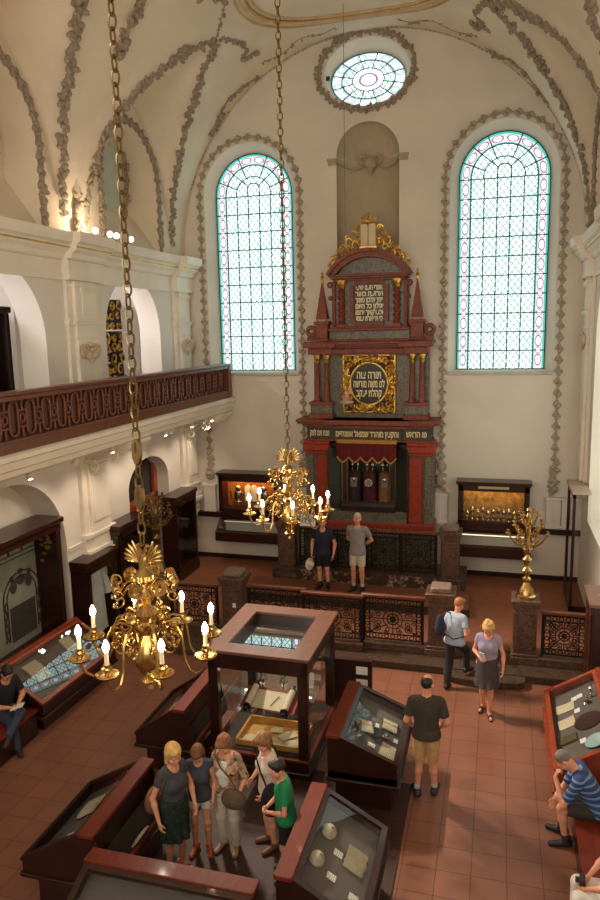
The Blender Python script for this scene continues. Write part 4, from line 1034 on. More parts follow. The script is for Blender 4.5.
def case(name_label, ox, oy, rz, L, D, zl, zh, body=.42, bw=.18, dual=0, bed=.13, wood1=None, top=None, group='sloping glazed display cases', glass=None):
    W1 = wood1 or MAHO; W2 = top or REDWOOD
    M_ = Matrix.Translation((ox,oy,0)) @ Matrix.Rotation(R(rz),4,'Z')
    t = thing('display_case', tuple(M_ @ Vector((L/2,D/2,0))), name_label, 'display case', group)
    cs = dict(M=M_, L=L, D=D, zl=zl, zh=zh, bw=bw, bed=bed, t=t)
    def B(name, mat, fn, par=None):
        mb = MB(); mb.M = M_; fn(mb); return mb.build(name, mat, par or t)
    y_back = -dual if dual else 0
    B('plinth', DARKWOOD, lambda m: m.box(.12,L-.12,y_back+.08,D-.1,0,body))
    def bd(m):
        m.box(-.03,L+.03,y_back-.02,D+.035,body,body+.05,.015); m.box(0,L,y_back+.01,D,body+.05,zl-bed-.06,.005)
    B('body', W1, bd)
    def side(x0, x1):
        def f(m): m.prism([(0,body+.05),(D,body+.05),(D,zl),(bw,zh),(0,zh)],'x',x0,x1)
        return f
    B('side_panel', W1, side(0,.03)); B('side_panel', W1, side(L-.03,L))
    B('front_panel', W1, lambda m: m.box(.03,L-.03,D-.03,D,zl-bed-.07,zl-.01))
    B('back_board', W1, lambda m: m.box(.03,L-.03,0,.03,body+.05,zh))
    def bedf(m):
        y0, y1 = bw*.5, D-.03; z0, z1 = prof_z(cs,y0)-bed, prof_z(cs,y1)-bed
        m.add([(.03,y0,z0),(L-.03,y0,z0),(L-.03,y1,z1),(.03,y1,z1)],[(0,1,2,3)]); m.add([(.03,y0,z0),(L-.03,y0,z0),(L-.03,y0,zh),(.03,y0,zh)],[(0,1,2,3)])
    B('lining', BED, bedf)
    def fr(m):
        w = .06; a = math.atan2(zh-zl, D-bw)
        for x0, x1 in ((-.012,w),(L-w,L+.012)): m.prism([(bw,zh-.01),(D+.015,zl-.012),(D+.015,zl+.028),(bw,zh+.028)],'x',x0,x1)
        c_, s_ = cos(a), sin(a)
        y1 = D-w*c_; m.prism([(y1,zl+w*s_-.01),(D+.015,zl-.012),(D+.015,zl+.03),(y1,zl+w*s_+.03)],'x',0,L)
        y2 = bw+w*c_; m.prism([(bw-.01,zh-.01),(y2,zh-w*s_-.01),(y2,zh-w*s_+.03),(bw-.01,zh+.03)],'x',0,L)
    B('lid_frame', W1 if top is None else W2, fr)
    B('glass', glass or GLASS, lambda m: m.add([(.03,bw,zh+.008),(L-.03,bw,zh+.008),(L-.03,D-.03,prof_z(cs,D-.03)+.008),(.03,D-.03,prof_z(cs,D-.03)+.008)],[(0,1,2,3)]))
    B('top_rail', W2, lambda m: m.box(-.03,L+.03,-.02,bw,zh+.0,zh+.055,.014))
    if dual:
        z0_, z1_ = zh-.04, zh-.5
        def ds(x0, x1): return lambda m: m.prism([(0,body+.05),(-dual,body+.05),(-dual,z1_),(-.01,z0_)],'x',x0,x1)
        B('inner_side', W1, ds(0,.03)); B('inner_side', W1, ds(L-.03,L))
        B('inner_front', W1, lambda m: m.box(.03,L-.03,-dual,-dual+.025,body+.05,z1_)); B('inner_lip', W2, lambda m: m.box(0,L,-dual-.012,-dual+.03,z1_-.01,z1_+.02,.006))
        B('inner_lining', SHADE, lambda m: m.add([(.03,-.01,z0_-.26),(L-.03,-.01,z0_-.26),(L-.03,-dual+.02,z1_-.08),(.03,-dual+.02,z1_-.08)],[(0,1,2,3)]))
        B('inner_glass', GLASS3, lambda m: m.add([(.03,-.01,z0_),(L-.03,-.01,z0_),(L-.03,-dual+.01,z1_+.015),(.03,-dual+.01,z1_+.015)],[(0,1,2,3)]))
        cs['dual'] = (dual,z0_,z1_)
    return cs
def on_bed(cs, wx, wy, rot=0, lift=.003, inner=False):
    p = cs['M'].inverted() @ Vector((wx,wy,0)); y = p.y
    if inner:
        d_, z0_, z1_ = cs['dual']; f = min(1,max(0,-y/d_)); z = z0_-.26+(z1_-.08-z0_+.26)*f; sl = -math.atan2((z1_-.08)-(z0_-.26), d_)
    else: z = prof_z(cs,y)-cs['bed']; sl = -math.atan2(cs['zh']-cs['zl'], cs['D']-cs['bw'])
    return cs['M'] @ Matrix.Translation((p.x,y,z)) @ Matrix.Rotation(sl if not inner else -sl,4,'X') @ Matrix.Translation((0,0,lift)) @ Matrix.Rotation(R(rot),4,'Z')
def put(mb, name, mat, M_, label, cat, group=None):
    o = mb.build(name, mat); o.matrix_world = M_; OFF[o.name] = Vector((0,0,0)); return tag(o, label, cat, group)
def page(cs, x, y, w, h, rot, label, mat=None, name='manuscript_page', cat='page', group=None, inner=False):
    mb = MB(); n = 6
    for i in range(n):                   # gently curled sheet
        a, c = -w/2+w*i/n, -w/2+w*(i+1)/n; f = lambda q: .006*(2*q/w)**2+.003
        mb.add([(a,-h/2,f(a)-.003),(c,-h/2,f(c)-.003),(c,h/2,f(c)-.003),(a,h/2,f(a)-.003),(a,-h/2,f(a)),(c,-h/2,f(c)),(c,h/2,f(c)),(a,h/2,f(a))],[(0,3,2,1),(4,5,6,7),(0,1,5,4),(2,3,7,6)]+([(3,0,4,7)] if i == 0 else [])+([(1,2,6,5)] if i == n-1 else []))
    return put(mb, name, mat or PAGE, on_bed(cs,x,y,rot,.004,inner), label, cat, group)
def cardo(cs, x, y, label, rot=0, w=.09, h=.11, inner=False):
    mb = MB(); mb.box(-w/2,w/2,-h/2,h/2,0,.006,.002); return put(mb, 'caption_card', CARDT, on_bed(cs,x,y,rot,.003,inner), label, 'card', 'caption cards in the display cases')
CARDT = PAGE.copy(); CARDT.name = 'printed card'
for n_ in CARDT.node_tree.nodes:
    if n_.type == 'MIX_RGB': n_.inputs['Color1'].default_value = lin(236,234,228); n_.inputs['Color2'].default_value = lin(176,172,166)
def book(cs, x, y, w, h, rot, label, inner=False, cov=None):
    Mx = on_bed(cs,x,y,rot,.004,inner); t = thing('open_book', (0,0,0), label, 'book', 'open books in the display cases'); OFF[t.name] = Vector((0,0,0))
    mb = MB(); mb.box(-w/2-.012,w/2+.012,-h/2-.012,h/2+.012,0,.012,.004); mb.build('cover', cov or DARKWOOD, t)
    for s in (-1,1):
        mb = MB(); n = 7; pr = [(s*w/2*i/n, .014+.035*math.sqrt(max(0,1-(i/n-.12)**2*1.05))*.9) for i in range(n+1)]
        pr[0] = (0,.028); pl = pr+[(s*w/2,.012),(0,.012)]
        if s > 0: pl = pl[::-1]
        mb.prism(pl,'y',-h/2,h/2); mb.build('page_block', PAGE, t)
    t.matrix_world = Mx; return t
cR = case('sloping display case right of the tall glass cabinet, near the man in khaki shorts',-2.12,10.14,-90,1.5,.95,.75,1.06)
cL = case('sloping display case left of the tall glass cabinet, below the big chandelier',-4.29,8.75,90,1.3,.80,.62,1.06,dual=.14)
cLL = case('sloping display case at lower left, behind the woman with a dark green skirt',-4.16,6.1,90,1.42,.94,.62,1.06,dual=.22)
cB = case('sloping display case at the bottom edge, its red rail in front of the visitors',-2.2,5.92,180,1.82,.95,.74,1.06)
cRR = case('sloping display case with skullcaps beside the boy in the green shirt',-2.04,7.55,-90,1.5,.9,.65,1.06)
RWOOD = wood('orange mahogany', lin(140,60,34), .25, (1,6,1), .25, .4)
cW = case('sloping display case against the right wall beside the seated man in stripes',1.66,9.2,90,2.16,.80,.66,1.12,body=.34,wood1=RWOOD,top=RWOOD,bw=.07,bed=.12)
cLW = case('long sloping display case on the left wall below the framed curtain',-7.94,9.42,-90,0.1,.9,.5,1.0) if False else case('long sloping display case on the left wall below the framed curtain',-7.89,11.52,-90-2,2.2,.88,.52,1.02,body=.26,bw=.07,bed=.12,top=RWOOD,glass=GLASS2)
# contents, right of the glass cabinet
def cup(mb, s=1.0):
    mb.lathe([(.035*s,0),(.036*s,.006*s),(.012*s,.02*s),(.01*s,.07*s),(.03*s,.09*s),(.042*s,.16*s),(.04*s,.165*s),(.028*s,.1*s)], n=14)
def upright(cs, x, y, lift=.0):
    q = on_bed(cs,x,y,0,lift); return Matrix.Translation(q.to_translation())
def obj1(name, mat, fn, M_, label, cat, group=None):
    mb = MB(); fn(mb); return put(mb, name, mat, M_, label, cat, group)
obj1('silver_cup', SILVER, lambda m: cup(m,1.3), upright(cR,-1.78,9.1), 'silver goblet standing at the near upper corner of the case by the tall cabinet', 'cup')
book(cR,-1.72,9.36,.26,.18,20,'small open book beside the silver goblet in the case by the tall cabinet')
book(cR,-1.42,9.64,.24,.22,4,'large open book at the lower far side of the case by the tall cabinet')
obj1('dark_bowl', BLACKP, lambda m: m.lathe([(.04,0),(.09,.02),(.125,.06),(.118,.06),(.08,.025),(0,.015)], n=18), upright(cR,-1.56,9.28), 'dark round bowl in the middle of the case by the tall cabinet', 'bowl')
obj1('silver_bowl', SILVER, lambda m: m.lathe([(.03,0),(.05,.01),(.07,.04),(.066,.04),(.04,.012),(0,.01)], n=16), upright(cR,-1.42,9.33), 'little silver bowl beside the dark bowl in the case by the tall cabinet', 'bowl')
page(cR,-1.34,9.04,.34,.26,-4,'large pale manuscript sheet at the near lower corner of the case by the tall cabinet')
cardo(cR,-1.575,9.40,'white caption card between the two open books'); cardo(cR,-1.58,9.53,'white caption card just behind the first card between the open books',w=.1,h=.06)
cardo(cR,-1.27,9.38,'white caption card by the low rail of the case with the dark bowl'); cardo(cR,-1.58,9.02,'white caption card at the near end of the case with the dark bowl')
# skullcaps
KIP = plain('pale skullcap', lin(196,186,160), .9, var=.15, scale=20, bstr=.2)
def kippah(m): m.lathe([(.088,0),(.09,.012),(.084,.045),(.062,.078),(.03,.094),(0,.098)], n=20)
for (x,y,lb) in ((-1.74,7.06,'pale round skullcap farther along the case beside the green shirted boy'),(-1.77,6.6,'pale striped skullcap nearer the corner of the case beside the green shirted boy')):
    t = obj1('skullcap', KIP, kippah, on_bed(cRR,x,y,0,.01), lb, 'skullcap', 'skullcaps in the case')
    for i in range(8):
        mb = MB(); a = PI*i/8+.1; mb.tube([(r_*cos(a),r_*sin(a),h) for r_, h in ((.091,.013),(.086,.046),(.063,.081),(.03,.097),(0,.1))], .0025, 4)
        if i < 6: mb.build('seam', STUCCO, t)
obj1('textile', plain('folded linen', lin(150,140,112), .95, var=.15, scale=15, bstr=.3), lambda m: (m.box(-.17,.17,-.12,.12,0,.012,.005), m.box(.06,.19,-.13,.1,.012,.02,.005), m.ball((-.12,.12,.0),(.06,.03,.014)), m.ball((0,.125,.0),(.06,.03,.014))), on_bed(cRR,-1.4,6.94,0), 'folded pale linen textile low in the case with skullcaps', 'textile')
cardo(cRR,-1.58,6.88,'white caption card above the folded linen'); cardo(cRR,-1.58,6.53,'white caption card below the nearer skullcap'); cardo(cRR,-1.33,6.46,'white caption card at the near low corner of the skullcap case')
# right wall case
page(cW,1.12,10.83,.3,.24,90-3,'upper pale manuscript sheet in the orange wood case on the right wall'); page(cW,1.11,10.40,.26,.26,90+4,'lower pale manuscript sheet in the orange wood case on the right wall')
for (x,y,lb) in ((1.26,10.98,'white caption card beside the upper manuscript sheet'),(1.34,11.0,'narrow white caption card near the silver candlestick'),(1.27,10.62,'white caption card between the manuscript sheets and dark round cloth'),(1.27,9.8,'white caption card beside the pale blue plate')): cardo(cW,x,y,lb,90)
obj1('plate', plain('blue glazed ware', lin(150,176,176), .3), lambda m: m.lathe([(.06,0),(.09,.006),(.15,.025),(.155,.03),(.09,.014),(0,.01)], n=24), on_bed(cW,1.42,9.66), 'pale blue ceramic plate near the seated man', 'plate')
obj1('round_cloth', plain('dark velvet', lin(52,30,26), .95), lambda m: m.lathe([(.21,0),(.215,.01),(.2,.02),(.05,.035),(0,.036)], n=28), on_bed(cW,1.38,10.24), 'dark round velvet cloth in the right wall case', 'cloth')
obj1('folded_cloth', plain('olive cloth', lin(84,72,44), .95), lambda m: (m.box(-.16,.16,-.1,.1,0,.015,.006), m.box(-.15,.15,-.09,.09,.015,.026,.006)), on_bed(cW,1.08,9.96,90), 'flat olive cloth near the seated man in the right wall case', 'cloth')
def candlestick(m): m.lathe([(.05,0),(.05,.01),(.015,.03),(.022,.06),(.012,.08),(.02,.12),(.03,.15),(.012,.17),(.014,.2),(.024,.22)], n=12)
obj1('candlestick', SILVER, candlestick, upright(cW,1.47,10.85), 'silver candlestick standing nearest the top rail of the right wall case', 'candlestick')
obj1('spice_box', SILVER, lambda m: (m.lathe([(.04,0),(.02,.02),(.04,.05),(.045,.09),(.02,.1)], n=12), m.ball((0,0,.11),.02)), upright(cW,1.40,10.72), 'squat silver spice box beside the silver candlestick', 'spice box')
# left wall case, lower left cases
book(cLW,-7.62,9.9,.42,.34,88,'large open book at the near end of the long left wall case')
page(cLW,-7.66,10.95,.34,.28,80,'pale manuscript sheet at the far end of the long left wall case'); page(cLW,-7.5,10.45,.3,.4,85,'dark brown document in the middle of the long left wall case', plain('brown document', lin(96,76,56), .9))
page(cL,-4.75,9.45,.36,.3,0,'pale manuscript sheet on the outer side of the case under the chandelier',PAPER); cardo(cL,-4.66,9.0,'white caption card near the end of the case under the chandelier')
book(cLL,-4.74,7.0,.36,.24,6,'open book on the outer slope of the lower left case'); cardo(cLL,-4.72,6.44,'white caption card near the end of the lower left case',w=.16,h=.1)
book(cLL,-3.99,6.8,.3,.18,0,'open book on the inner side of the lower left case',True); page(cLL,-3.98,6.35,.2,.16,0,'pale leaflet on the inner side of the lower left case near the corner',PAPER,inner=True)
obj1('silver_cup', SILVER, lambda m: cup(m,.8), cL['M'] @ Matrix.Translation((.85,-.07,.72)), 'small silver goblet on the inner side of the case under the chandelier', 'cup'); page(cL,-4.2,9.8,.12,.1,0,'pale leaflet on the inner side of the case under the chandelier',CARD,inner=True)
# ================================================================ TALL GLASS CABINET
VM = Matrix.Translation((-3.28,10.0,0)) @ Matrix.Rotation(R(-.6),4,'Z'); HW, HD, VT = .765, .87, 1.92
vit = thing('glass_cabinet', (-3.26,10.0,0), 'tall freestanding mahogany glass cabinet with an open scroll, in the middle of the hall', 'cabinet')
def V(name, mat, fn, par=None):
    mb = MB(); mb.M = VM; fn(mb); return mb.build(name, mat, par or vit)
V('plinth', MAHO, lambda m: (m.box(-HW-.03,HW+.03,-HD-.03,HD+.03,0,.12,.015), m.box(-HW,HW,-HD,HD,.12,.28,.01)))
V('base_moulding', REDWOOD, lambda m: m.box(-HW-.02,HW+.02,-HD-.02,HD+.02,.28,.32,.012))
for sx_ in (-1,1):
    for sy_ in (-1,1): V('corner_post', MAHO, lambda m: m.box(sx_*HW-.075-sx_*.075,sx_*HW+.075-sx_*.075,sy_*HD-.06-sy_*.06,sy_*HD+.06-sy_*.06,.32,VT-.22,.01))
V('head_rail', MAHO, lambda m: [m.box(-HW,HW,s*(HD-.05)-.05,s*(HD-.05)+.05,VT-.30,VT-.05,.01) for s in (-1,1)]+[m.box(s*(HW-.05)-.05,s*(HW-.05)+.05,-HD,HD,VT-.30,VT-.05,.01) for s in (-1,1)])
TOPW = wood('worn brown top', lin(110,74,60), .35, (6,1,1), .2, .3)
V('top_frame', TOPW, lambda m: [m.box(-HW-.05,HW+.05,s*(HD-.1)-.15,s*(HD-.1)+.15,VT-.05,VT,.014) for s in (-1,1)]+[m.box(s*(HW-.1)-.15,s*(HW-.1)+.15,-HD+.04,HD-.04,VT-.05,VT-.001,.014) for s in (-1,1)])
V('top_recess', MAHO, lambda m: [m.box(-HW+.24,HW-.24,s*(HD-.245)-.008,s*(HD-.245)+.008,VT-.17,VT-.04) for s in (-1,1)]+[m.box(s*(HW-.245)-.008,s*(HW-.245)+.008,-HD+.25,HD-.25,VT-.17,VT-.04) for s in (-1,1)])
V('top_glass', GLASS2, lambda m: m.quad((-HW+.2,-HD+.2,VT-.15),(HW-.2,-HD+.2,VT-.15),(HW-.2,HD-.2,VT-.15),(-HW+.2,HD-.2,VT-.15)))
for s in (-1,1):
    V('side_glass', GLASS, lambda m: m.quad((-HW+.1,s*(HD-.03),.32),(HW-.1,s*(HD-.03),.32),(HW-.1,s*(HD-.03),VT-.22),(-HW+.1,s*(HD-.03),VT-.22)))
    V('side_glass', GLASS, lambda m: m.quad((s*(HW-.03),-HD+.1,.32),(s*(HW-.03),HD-.1,.32),(s*(HW-.03),HD-.1,VT-.22),(s*(HW-.03),-HD+.1,VT-.22)))
V('glass_shelf', GLASS2, lambda m: m.box(-HW+.06,HW-.06,-HD+.06,HD-.06,.93,.942))
V('display_floor', plain('display lining', lin(48,36,30), .9), lambda m: m.box(-HW+.05,HW-.05,-HD+.05,HD-.05,.32,.335))
V('sticker', CARD, lambda m: m.box(-HW+.14,-HW+.19,-HD+.024,-HD+.026,1.57,1.62))
V('light_strip', emit('cabinet light', (1,.88,.66,1), 5), lambda m: m.box(-.5,.5,-HD+.07,-HD+.1,VT-.26,VT-.245))
V('tray_light', emit('warm tray light', (1,.78,.46,1), 9), lambda m: m.box(-.5,.6,-.06,-.04,.86,.875))
# open scroll on a red board
SM = VM @ Matrix.Translation((.08,-.5,.99)) @ Matrix.Rotation(R(18),4,'X') @ Matrix.Rotation(R(-3),4,'Z')
t = thing('open_scroll', (0,0,0), 'open parchment scroll on a red sloping board inside the tall cabinet', 'scroll'); OFF[t.name] = Vector((0,0,0))
VEL2 = plain('red board cover', lin(120,34,28), .7)
mb = MB(); mb.box(-.48,.48,-.24,.26,-.02,.01,.01); mb.build('board', VEL2, t)
mb = MB()
mb.add([(-.3,-.2,.014),(.3,-.2,.014),(.3,.2,.014),(-.3,.2,.014)],[(0,1,2,3)]); mb.build('parchment', PAGE, t)
for s in (-1,1):
    mb = MB(); mb.M = Matrix.Translation((s*.33,0,.06)); mb.lathe([(.055,-.22),(.055,.22)], n=16, ax='y'); mb.build('roll', PAPER, t)
    mb = MB(); mb.M = Matrix.Translation((s*.33,0,.06))
    for q in (-1,1): mb.lathe([(.07,q*.22),(.07,q*.245),(.03,q*.25),(.025,q*.3),(.035,q*.32),(.0,q*.33)], n=14, ax='y')
    mb.build('roller', BLACKP, t)
t.matrix_world = SM @ Matrix.Scale(.9,4)
obj1('pointer', SILVER, lambda m: (m.tube([(-.02,-.1,.0),(.05,.1,.0)], .006, 6), m.ball((.05,.1,0),.011)), SM @ Matrix.Translation((.06,-.02,.025)), 'thin silver reading pointer lying on the open scroll', 'pointer')
for i, x in enumerate((-.18,.16)):
    obj1('torah_finial', SILVER, lambda m: (m.lathe([(.03,0),(.02,.05),(.025,.1),(.06,.14),(.06,.2),(.03,.23),(.055,.27),(.05,.33),(.02,.36),(.03,.4),(0,.43)], n=14), [m.ball((.07*cos(a),.07*sin(a),.16),.012,6,4) for a in [PI*k_/4 for k_ in range(8)]]), VM @ Matrix.Translation((x,-.1,.945)), ['silver tower finial behind the left roll of the open scroll','silver tower finial behind the right roll of the open scroll'][i], 'finial', 'silver tower finials')
obj1('framed_sheet', CARDT, lambda m: m.box(-.11,.11,0,.01,0,.24), VM @ Matrix.Translation((.48,.1,.945)) @ Matrix.Rotation(R(-15),4,'X'), 'pale framed sheet standing behind the scroll in the tall cabinet', 'sheet')
t = thing('specimen_tray', tuple(VM @ Vector((.12,-.4,.335))), 'golden wooden tray of old manuscript pieces at the bottom of the tall cabinet', 'tray')
LIGHTW = wood('golden wood', lin(190,140,70), .4, (1,4,1), .2)
V('rim', LIGHTW, lambda m: (m.box(-.4,.6,-.72,-.69,.336,.42), m.box(-.4,.6,-.1,-.07,.336,.46), m.box(-.42,-.39,-.72,-.07,.336,.44), m.box(.59,.62,-.72,-.07,.336,.44), m.box(-.4,.6,-.7,-.1,.336,.345)), t)
for i, (x, y, s_) in enumerate(((-.25,-.55,.13),(-.1,-.4,.12),(.12,-.55,.14),(.3,-.35,.15),(.42,-.56,.13),(.08,-.25,.11))):
    obj1('manuscript_fragment', PAGE, lambda m: m.add([(-s_,-s_*.6,.01),(-.02,-s_*.7,.022),(s_,-s_*.5,.008),(s_*.9,s_*.6,.012),(0,s_*.75,.03),(-s_*.85,s_*.55,.006)],[(0,1,4,5),(1,2,3,4)]), VM @ Matrix.Translation((x,y,.348)) @ Matrix.Rotation(i*1.3,4,'Z'), 'crumpled manuscript piece in the golden tray of the tall cabinet', 'manuscript', 'manuscript pieces in the golden tray')
# low board with two sheets on the dark back of the cabinet's neighbour
t = thing('notice_board', (-2.1,11.3,0), 'low dark board with two pale sheets behind the tall glass cabinet', 'notice board')
mb = MB(); mb.box(-2.62,-1.95,11.2,11.3,0,.95,.01); mb.build('board', DARKWOOD, t)
for z in (.78,.58): mb = MB(); mb.box(-2.22,-2.02,11.19,11.2,z-.08,z+.06 if z > .7 else z+.03); mb.build('sheet', CARD, t)
# ================================================================ WALL CASES, FRAMES, BENCHES
def wallcase(x0, x1, label, back, light, title=False):
    t = thing('wall_case', ((x0+x1)/2,17.6,1.9), label, 'display case', 'lit display cases on the end wall'); y0 = 17.45
    mb = MB(); mb.box(x0,x1,YF-.06,YF-.02,1.78,2.78); mb.build('back_panel', back, t)
    mb = MB()
    for a in (x0,x1-.12): mb.box(a,a+.12,y0,YF-.02,1.76,2.76,.01)
    mb.box(x0,x1,y0,YF-.02,1.74,1.84,.01); mb.box(x0,x1,y0,y0+.05,2.58,2.76,.01); mb.box(x0,x1,y0,YF-.02,2.73,2.76,.005); mb.build('carcass', MAHOY, t)
    mb = MB(); mb.box(x0-.05,x1+.05,y0-.06,YF-.01,2.76,2.82,.015); mb.box(x0-.02,x1+.02,y0-.03,YF-.01,2.72,2.76,.01); mb.build('top_cornice', MAHOY, t)
    mb = MB(); mb.quad((x0+.1,y0+.02,1.82),(x1-.1,y0+.02,1.82),(x1-.1,y0+.02,2.60),(x0+.1,y0+.02,2.60)); mb.build('glass', GLASS, t)
    mb = MB(); mb.box(x0+.14,x1-.14,y0+.07,y0+.10,2.64,2.66); mb.build('strip_light', emit('amber strip', (1,.46,.12,1), light), t)
    mb = MB(); xm = .06; mb.prism([(YF-.02,1.74),(y0+.05,1.74),(y0+.05,1.58),(YF-.02,1.58)],'x',x0+.03,x1-.03); mb.build('frieze_board', MAHOY, t)
    # sloping lower desk
    mb = MB(); zt, zf = 1.52, 1.2; yf = 17.25
    for a in (x0-.06,x1+.0): mb.prism([(YF-.02,1.0),(yf,1.0),(yf,zf),(YF-.3,zt),(YF-.02,zt)],'x',a,a+.06)
    mb.box(x0,x1,yf,yf+.04,1.0,zf-.02,.005); mb.box(x0-.06,x1+.06,yf,YF-.02,.97,1.02,.015); mb.box(x0,x1,YF-.32,YF-.02,zt-.03,zt+.02,.01)
    mb.prism([(yf-.01,zf-.03),(yf+.06,zf),(yf+.06,zf+.05),(yf-.01,zf+.02)],'x',x0,x1); mb.build('desk', MAHOY, t)
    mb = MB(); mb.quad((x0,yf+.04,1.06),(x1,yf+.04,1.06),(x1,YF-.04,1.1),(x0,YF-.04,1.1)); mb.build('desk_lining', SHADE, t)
    mb = MB(); mb.quad((x0,yf+.03,zf),(x1,yf+.03,zf),(x1,YF-.3,zt),(x0,YF-.3,zt)); mb.build('desk_glass', GLASS, t)
    mb = MB(); mb.box(x0+.1,x1-.1,YF-.36,YF-.34,1.44,1.46); mb.build('desk_light', emit('desk strip', (1,.78,.5,1), 1.0 if title else .3), t)
    if title: mb = MB(); mb.box((x0+x1)/2-.36,(x0+x1)/2+.36,y0-.01,y0,2.65,2.71); mb.build('title_plate', plain('brass title strip', lin(190,170,130), .5), t)
    return t
AMBERW = wood('amber lit veneer', lin(150,96,50), .5, (5,1,1), .25, 0)
wallcase(-7.2,-5.52,'lit wall display case with white tablets, left of the ark',AMBERW,30)
RELIEF = plain('tapestry of gold relief', lin(126,108,60), .8, .1, var=.45, scale=9, bstr=.8, bscale=18)
wallcase(-.88,.80,'lit wall display case of silver against gold relief, right of the ark',RELIEF,34,True)
t = thing('tablet_ornament', (-6.35,17.7,1.91), 'white twin rounded tablets flanked by silver lions in the left lit wall case', 'ornament')
mb = MB()
for s in (-1,1): mb.prism([(-6.35+s*.01,2.01),(-6.35+s*.17,2.01)]+[(-6.35+s*.09+s*.08*cos(PI*i/8),2.38+.08*sin(PI*i/8)) for i in range(9)],'y',17.66,17.7)
mb.build('tablets', plain('white enamel', lin(226,226,214), .5), t)
for s in (-1,1):
    mb = MB(); x = -6.35+s*.38; mb.ball((x,17.68,2.16),(.11,.05,.17)); mb.ball((x-s*.02,17.66,2.36),(.09,.06,.09)); mb.tube([(x-s*.05,17.66,2.24),(x-s*.15,17.66,2.18),(x-s*.2,17.66,2.22)],.025,6); mb.tube([(x+s*.08,17.68,2.06),(x+s*.2,17.68,2.08),(x+s*.22,17.68,2.26)],.022,6); mb.box(x-.12,x+.12,17.64,17.72,1.94,2.0,.01); mb.build('lion', SILVER, t)
for i in range(11):
    x = -.66+.125*i; h = [.24,.34,.28,.36,.26,.30,.36,.27,.33,.25,.29][i]
    def f(m): m.lathe([(.045,0),(.045,.012),(.016,.03),(.024,h*.3),(.014,h*.42),(.04,h*.55),(.05,h*.7),(.03,h*.85),(.012,h*.9),(0,h)], n=12)
    obj1('silver_beaker', SILVER, f, Matrix.Translation((x,17.58+.06*(i % 2),1.84)), 'tall silver lidded beaker in the row below the gold relief', 'beaker', 'silver beakers in the right wall case')
for i in range(6):
    x = -.72+.27*i; w_ = [.2,.12,.22,.12,.2,.26][i]
    obj1('printed_sheet', PAPER if i % 2 else CARDT, lambda m: m.box(-w_/2,w_/2,-.09,.09,0,.01), Matrix.Translation((x,17.42+.03*(i % 3),1.09)) @ Matrix.Rotation(R(14),4,'X'), ['pale printed sheet at the left end of the right desk case','narrow sheet second from left in the right desk case','pale sheet third from left in the right desk case','narrow sheet fourth from left in the right desk case','pale sheet fifth from left in the right desk case','wide sheet at the right end of the right desk case'][i], 'sheet', 'sheets in the right desk case')
for i in range(3): obj1('dark_plaque', BLACKP, lambda m: m.box(-.16,.16,-.1,.1,0,.012), Matrix.Translation((-6.9+.5*i,17.45,1.09)) @ Matrix.Rotation(R(12),4,'X'), 'dark flat plaque lying in the left desk case below the white tablets', 'plaque', 'dark plaques in the left desk case')
# framed curtain in the left arch
t = thing('curtain_case', (-8.2,10.0,.9), 'large mahogany framed case showing a grey embroidered curtain in the left arch', 'display case'); xb = -8.55; xf = -8.02; a0, a1, z0, z1 = 8.7,11.42,.75,3.12
mb = MB(); mb.box(xb,xf+.04,a1-.11,a1,z0,z1-.1,.015); mb.build('side_post', MAHO, t)
mb = MB(); mb.box(xb,xf+.04,a0,a0+.11,z0,z1-.1,.015); mb.build('side_post', MAHO, t)
mb = MB(); mb.box(xb,xf+.1,a0-.06,a1+.06,z1-.1,z1,.02); mb.box(xb,xf+.05,a0,a1,z1-.24,z1-.1,.01); mb.build('head_board', MAHOY, t)
mb = MB(); mb.box(xb,xf+.04,a0,a1,z0-.1,z0+.06,.01); mb.box(xb,xf,a0,a1,0,z0-.1); mb.build('base_board', MAHO, t)
mb = MB(); mb.box(xb,xb+.03,a0+.1,a1-.1,z0,z1-.2); mb.build('back_panel', BLACKP, t)
LINEN = plain('grey embroidered cloth', lin(150,150,134), .95, var=.12, scale=6, bstr=.3, bscale=80); EMB = plain('dark embroidery', lin(66,60,52), .9)
mb = MB(); mb.box(xb+.04,xb+.06,a0+.12,a1-.13,z0+.05,z1-.28); cu = mb.build('curtain', LINEN, t)
mb = MB(); yc = 10.8; X = xb+.07
for rr in (.52,.42): mb.tube([(X,yc+rr,1.0),(X,yc+rr,1.75)]+[(X,yc+rr*cos(PI*i/14),1.75+rr*.9*sin(PI*i/14)) for i in range(1,14)]+[(X,yc-rr,1.75),(X,yc-rr,1.0)], .014, 5)
for s in (-1,1):
    for rr in (.47,): mb.tube([(X,yc+s*rr+.03*cos(i*.9),1.0+.75*i/20) for i in range(21)], .02, 5)
    mb.ball((X,yc+s*.22,1.98),(.012,.1,.13)); mb.ball((X,yc+s*.25,2.14),(.012,.06,.06))
mb.ball((X,yc,2.06),(.012,.13,.1)); mb.ball((X,yc,2.22),(.012,.08,.05))
for z in (2.5,2.58): mb.tube([(X,a0+.2,z),(X,a1-.15,z)], .01, 5)
for i in range(6): y_ = a0+.3+.38*i; mb.tube([(X,y_,2.6),(X,y_,2.72)], .022, 5); mb.ball((X,y_,2.66),(.015,.04,.02))
mb.box(X-.005,X+.004,yc-.36,yc+.36,.95,1.6); mb.build('embroidery', EMB, cu)
mb = MB(); random.seed(5)
for i in range(14): mb.ball((xb+.3+random.uniform(-.1,.1),a1-.115,z1-.35-i*.03*random.uniform(.6,1.4)),(.05,.01,.03),6,4)
mb.build('gilt_carving', GOLD, t)
mb = MB(); mb.quad((xf-.01,a0+.1,z0+.05),(xf-.01,a1-.1,z0+.05),(xf-.01,a1-.1,z1-.22),(xf-.01,a0+.1,z1-.22)); mb.build('glass', GLASS, t)
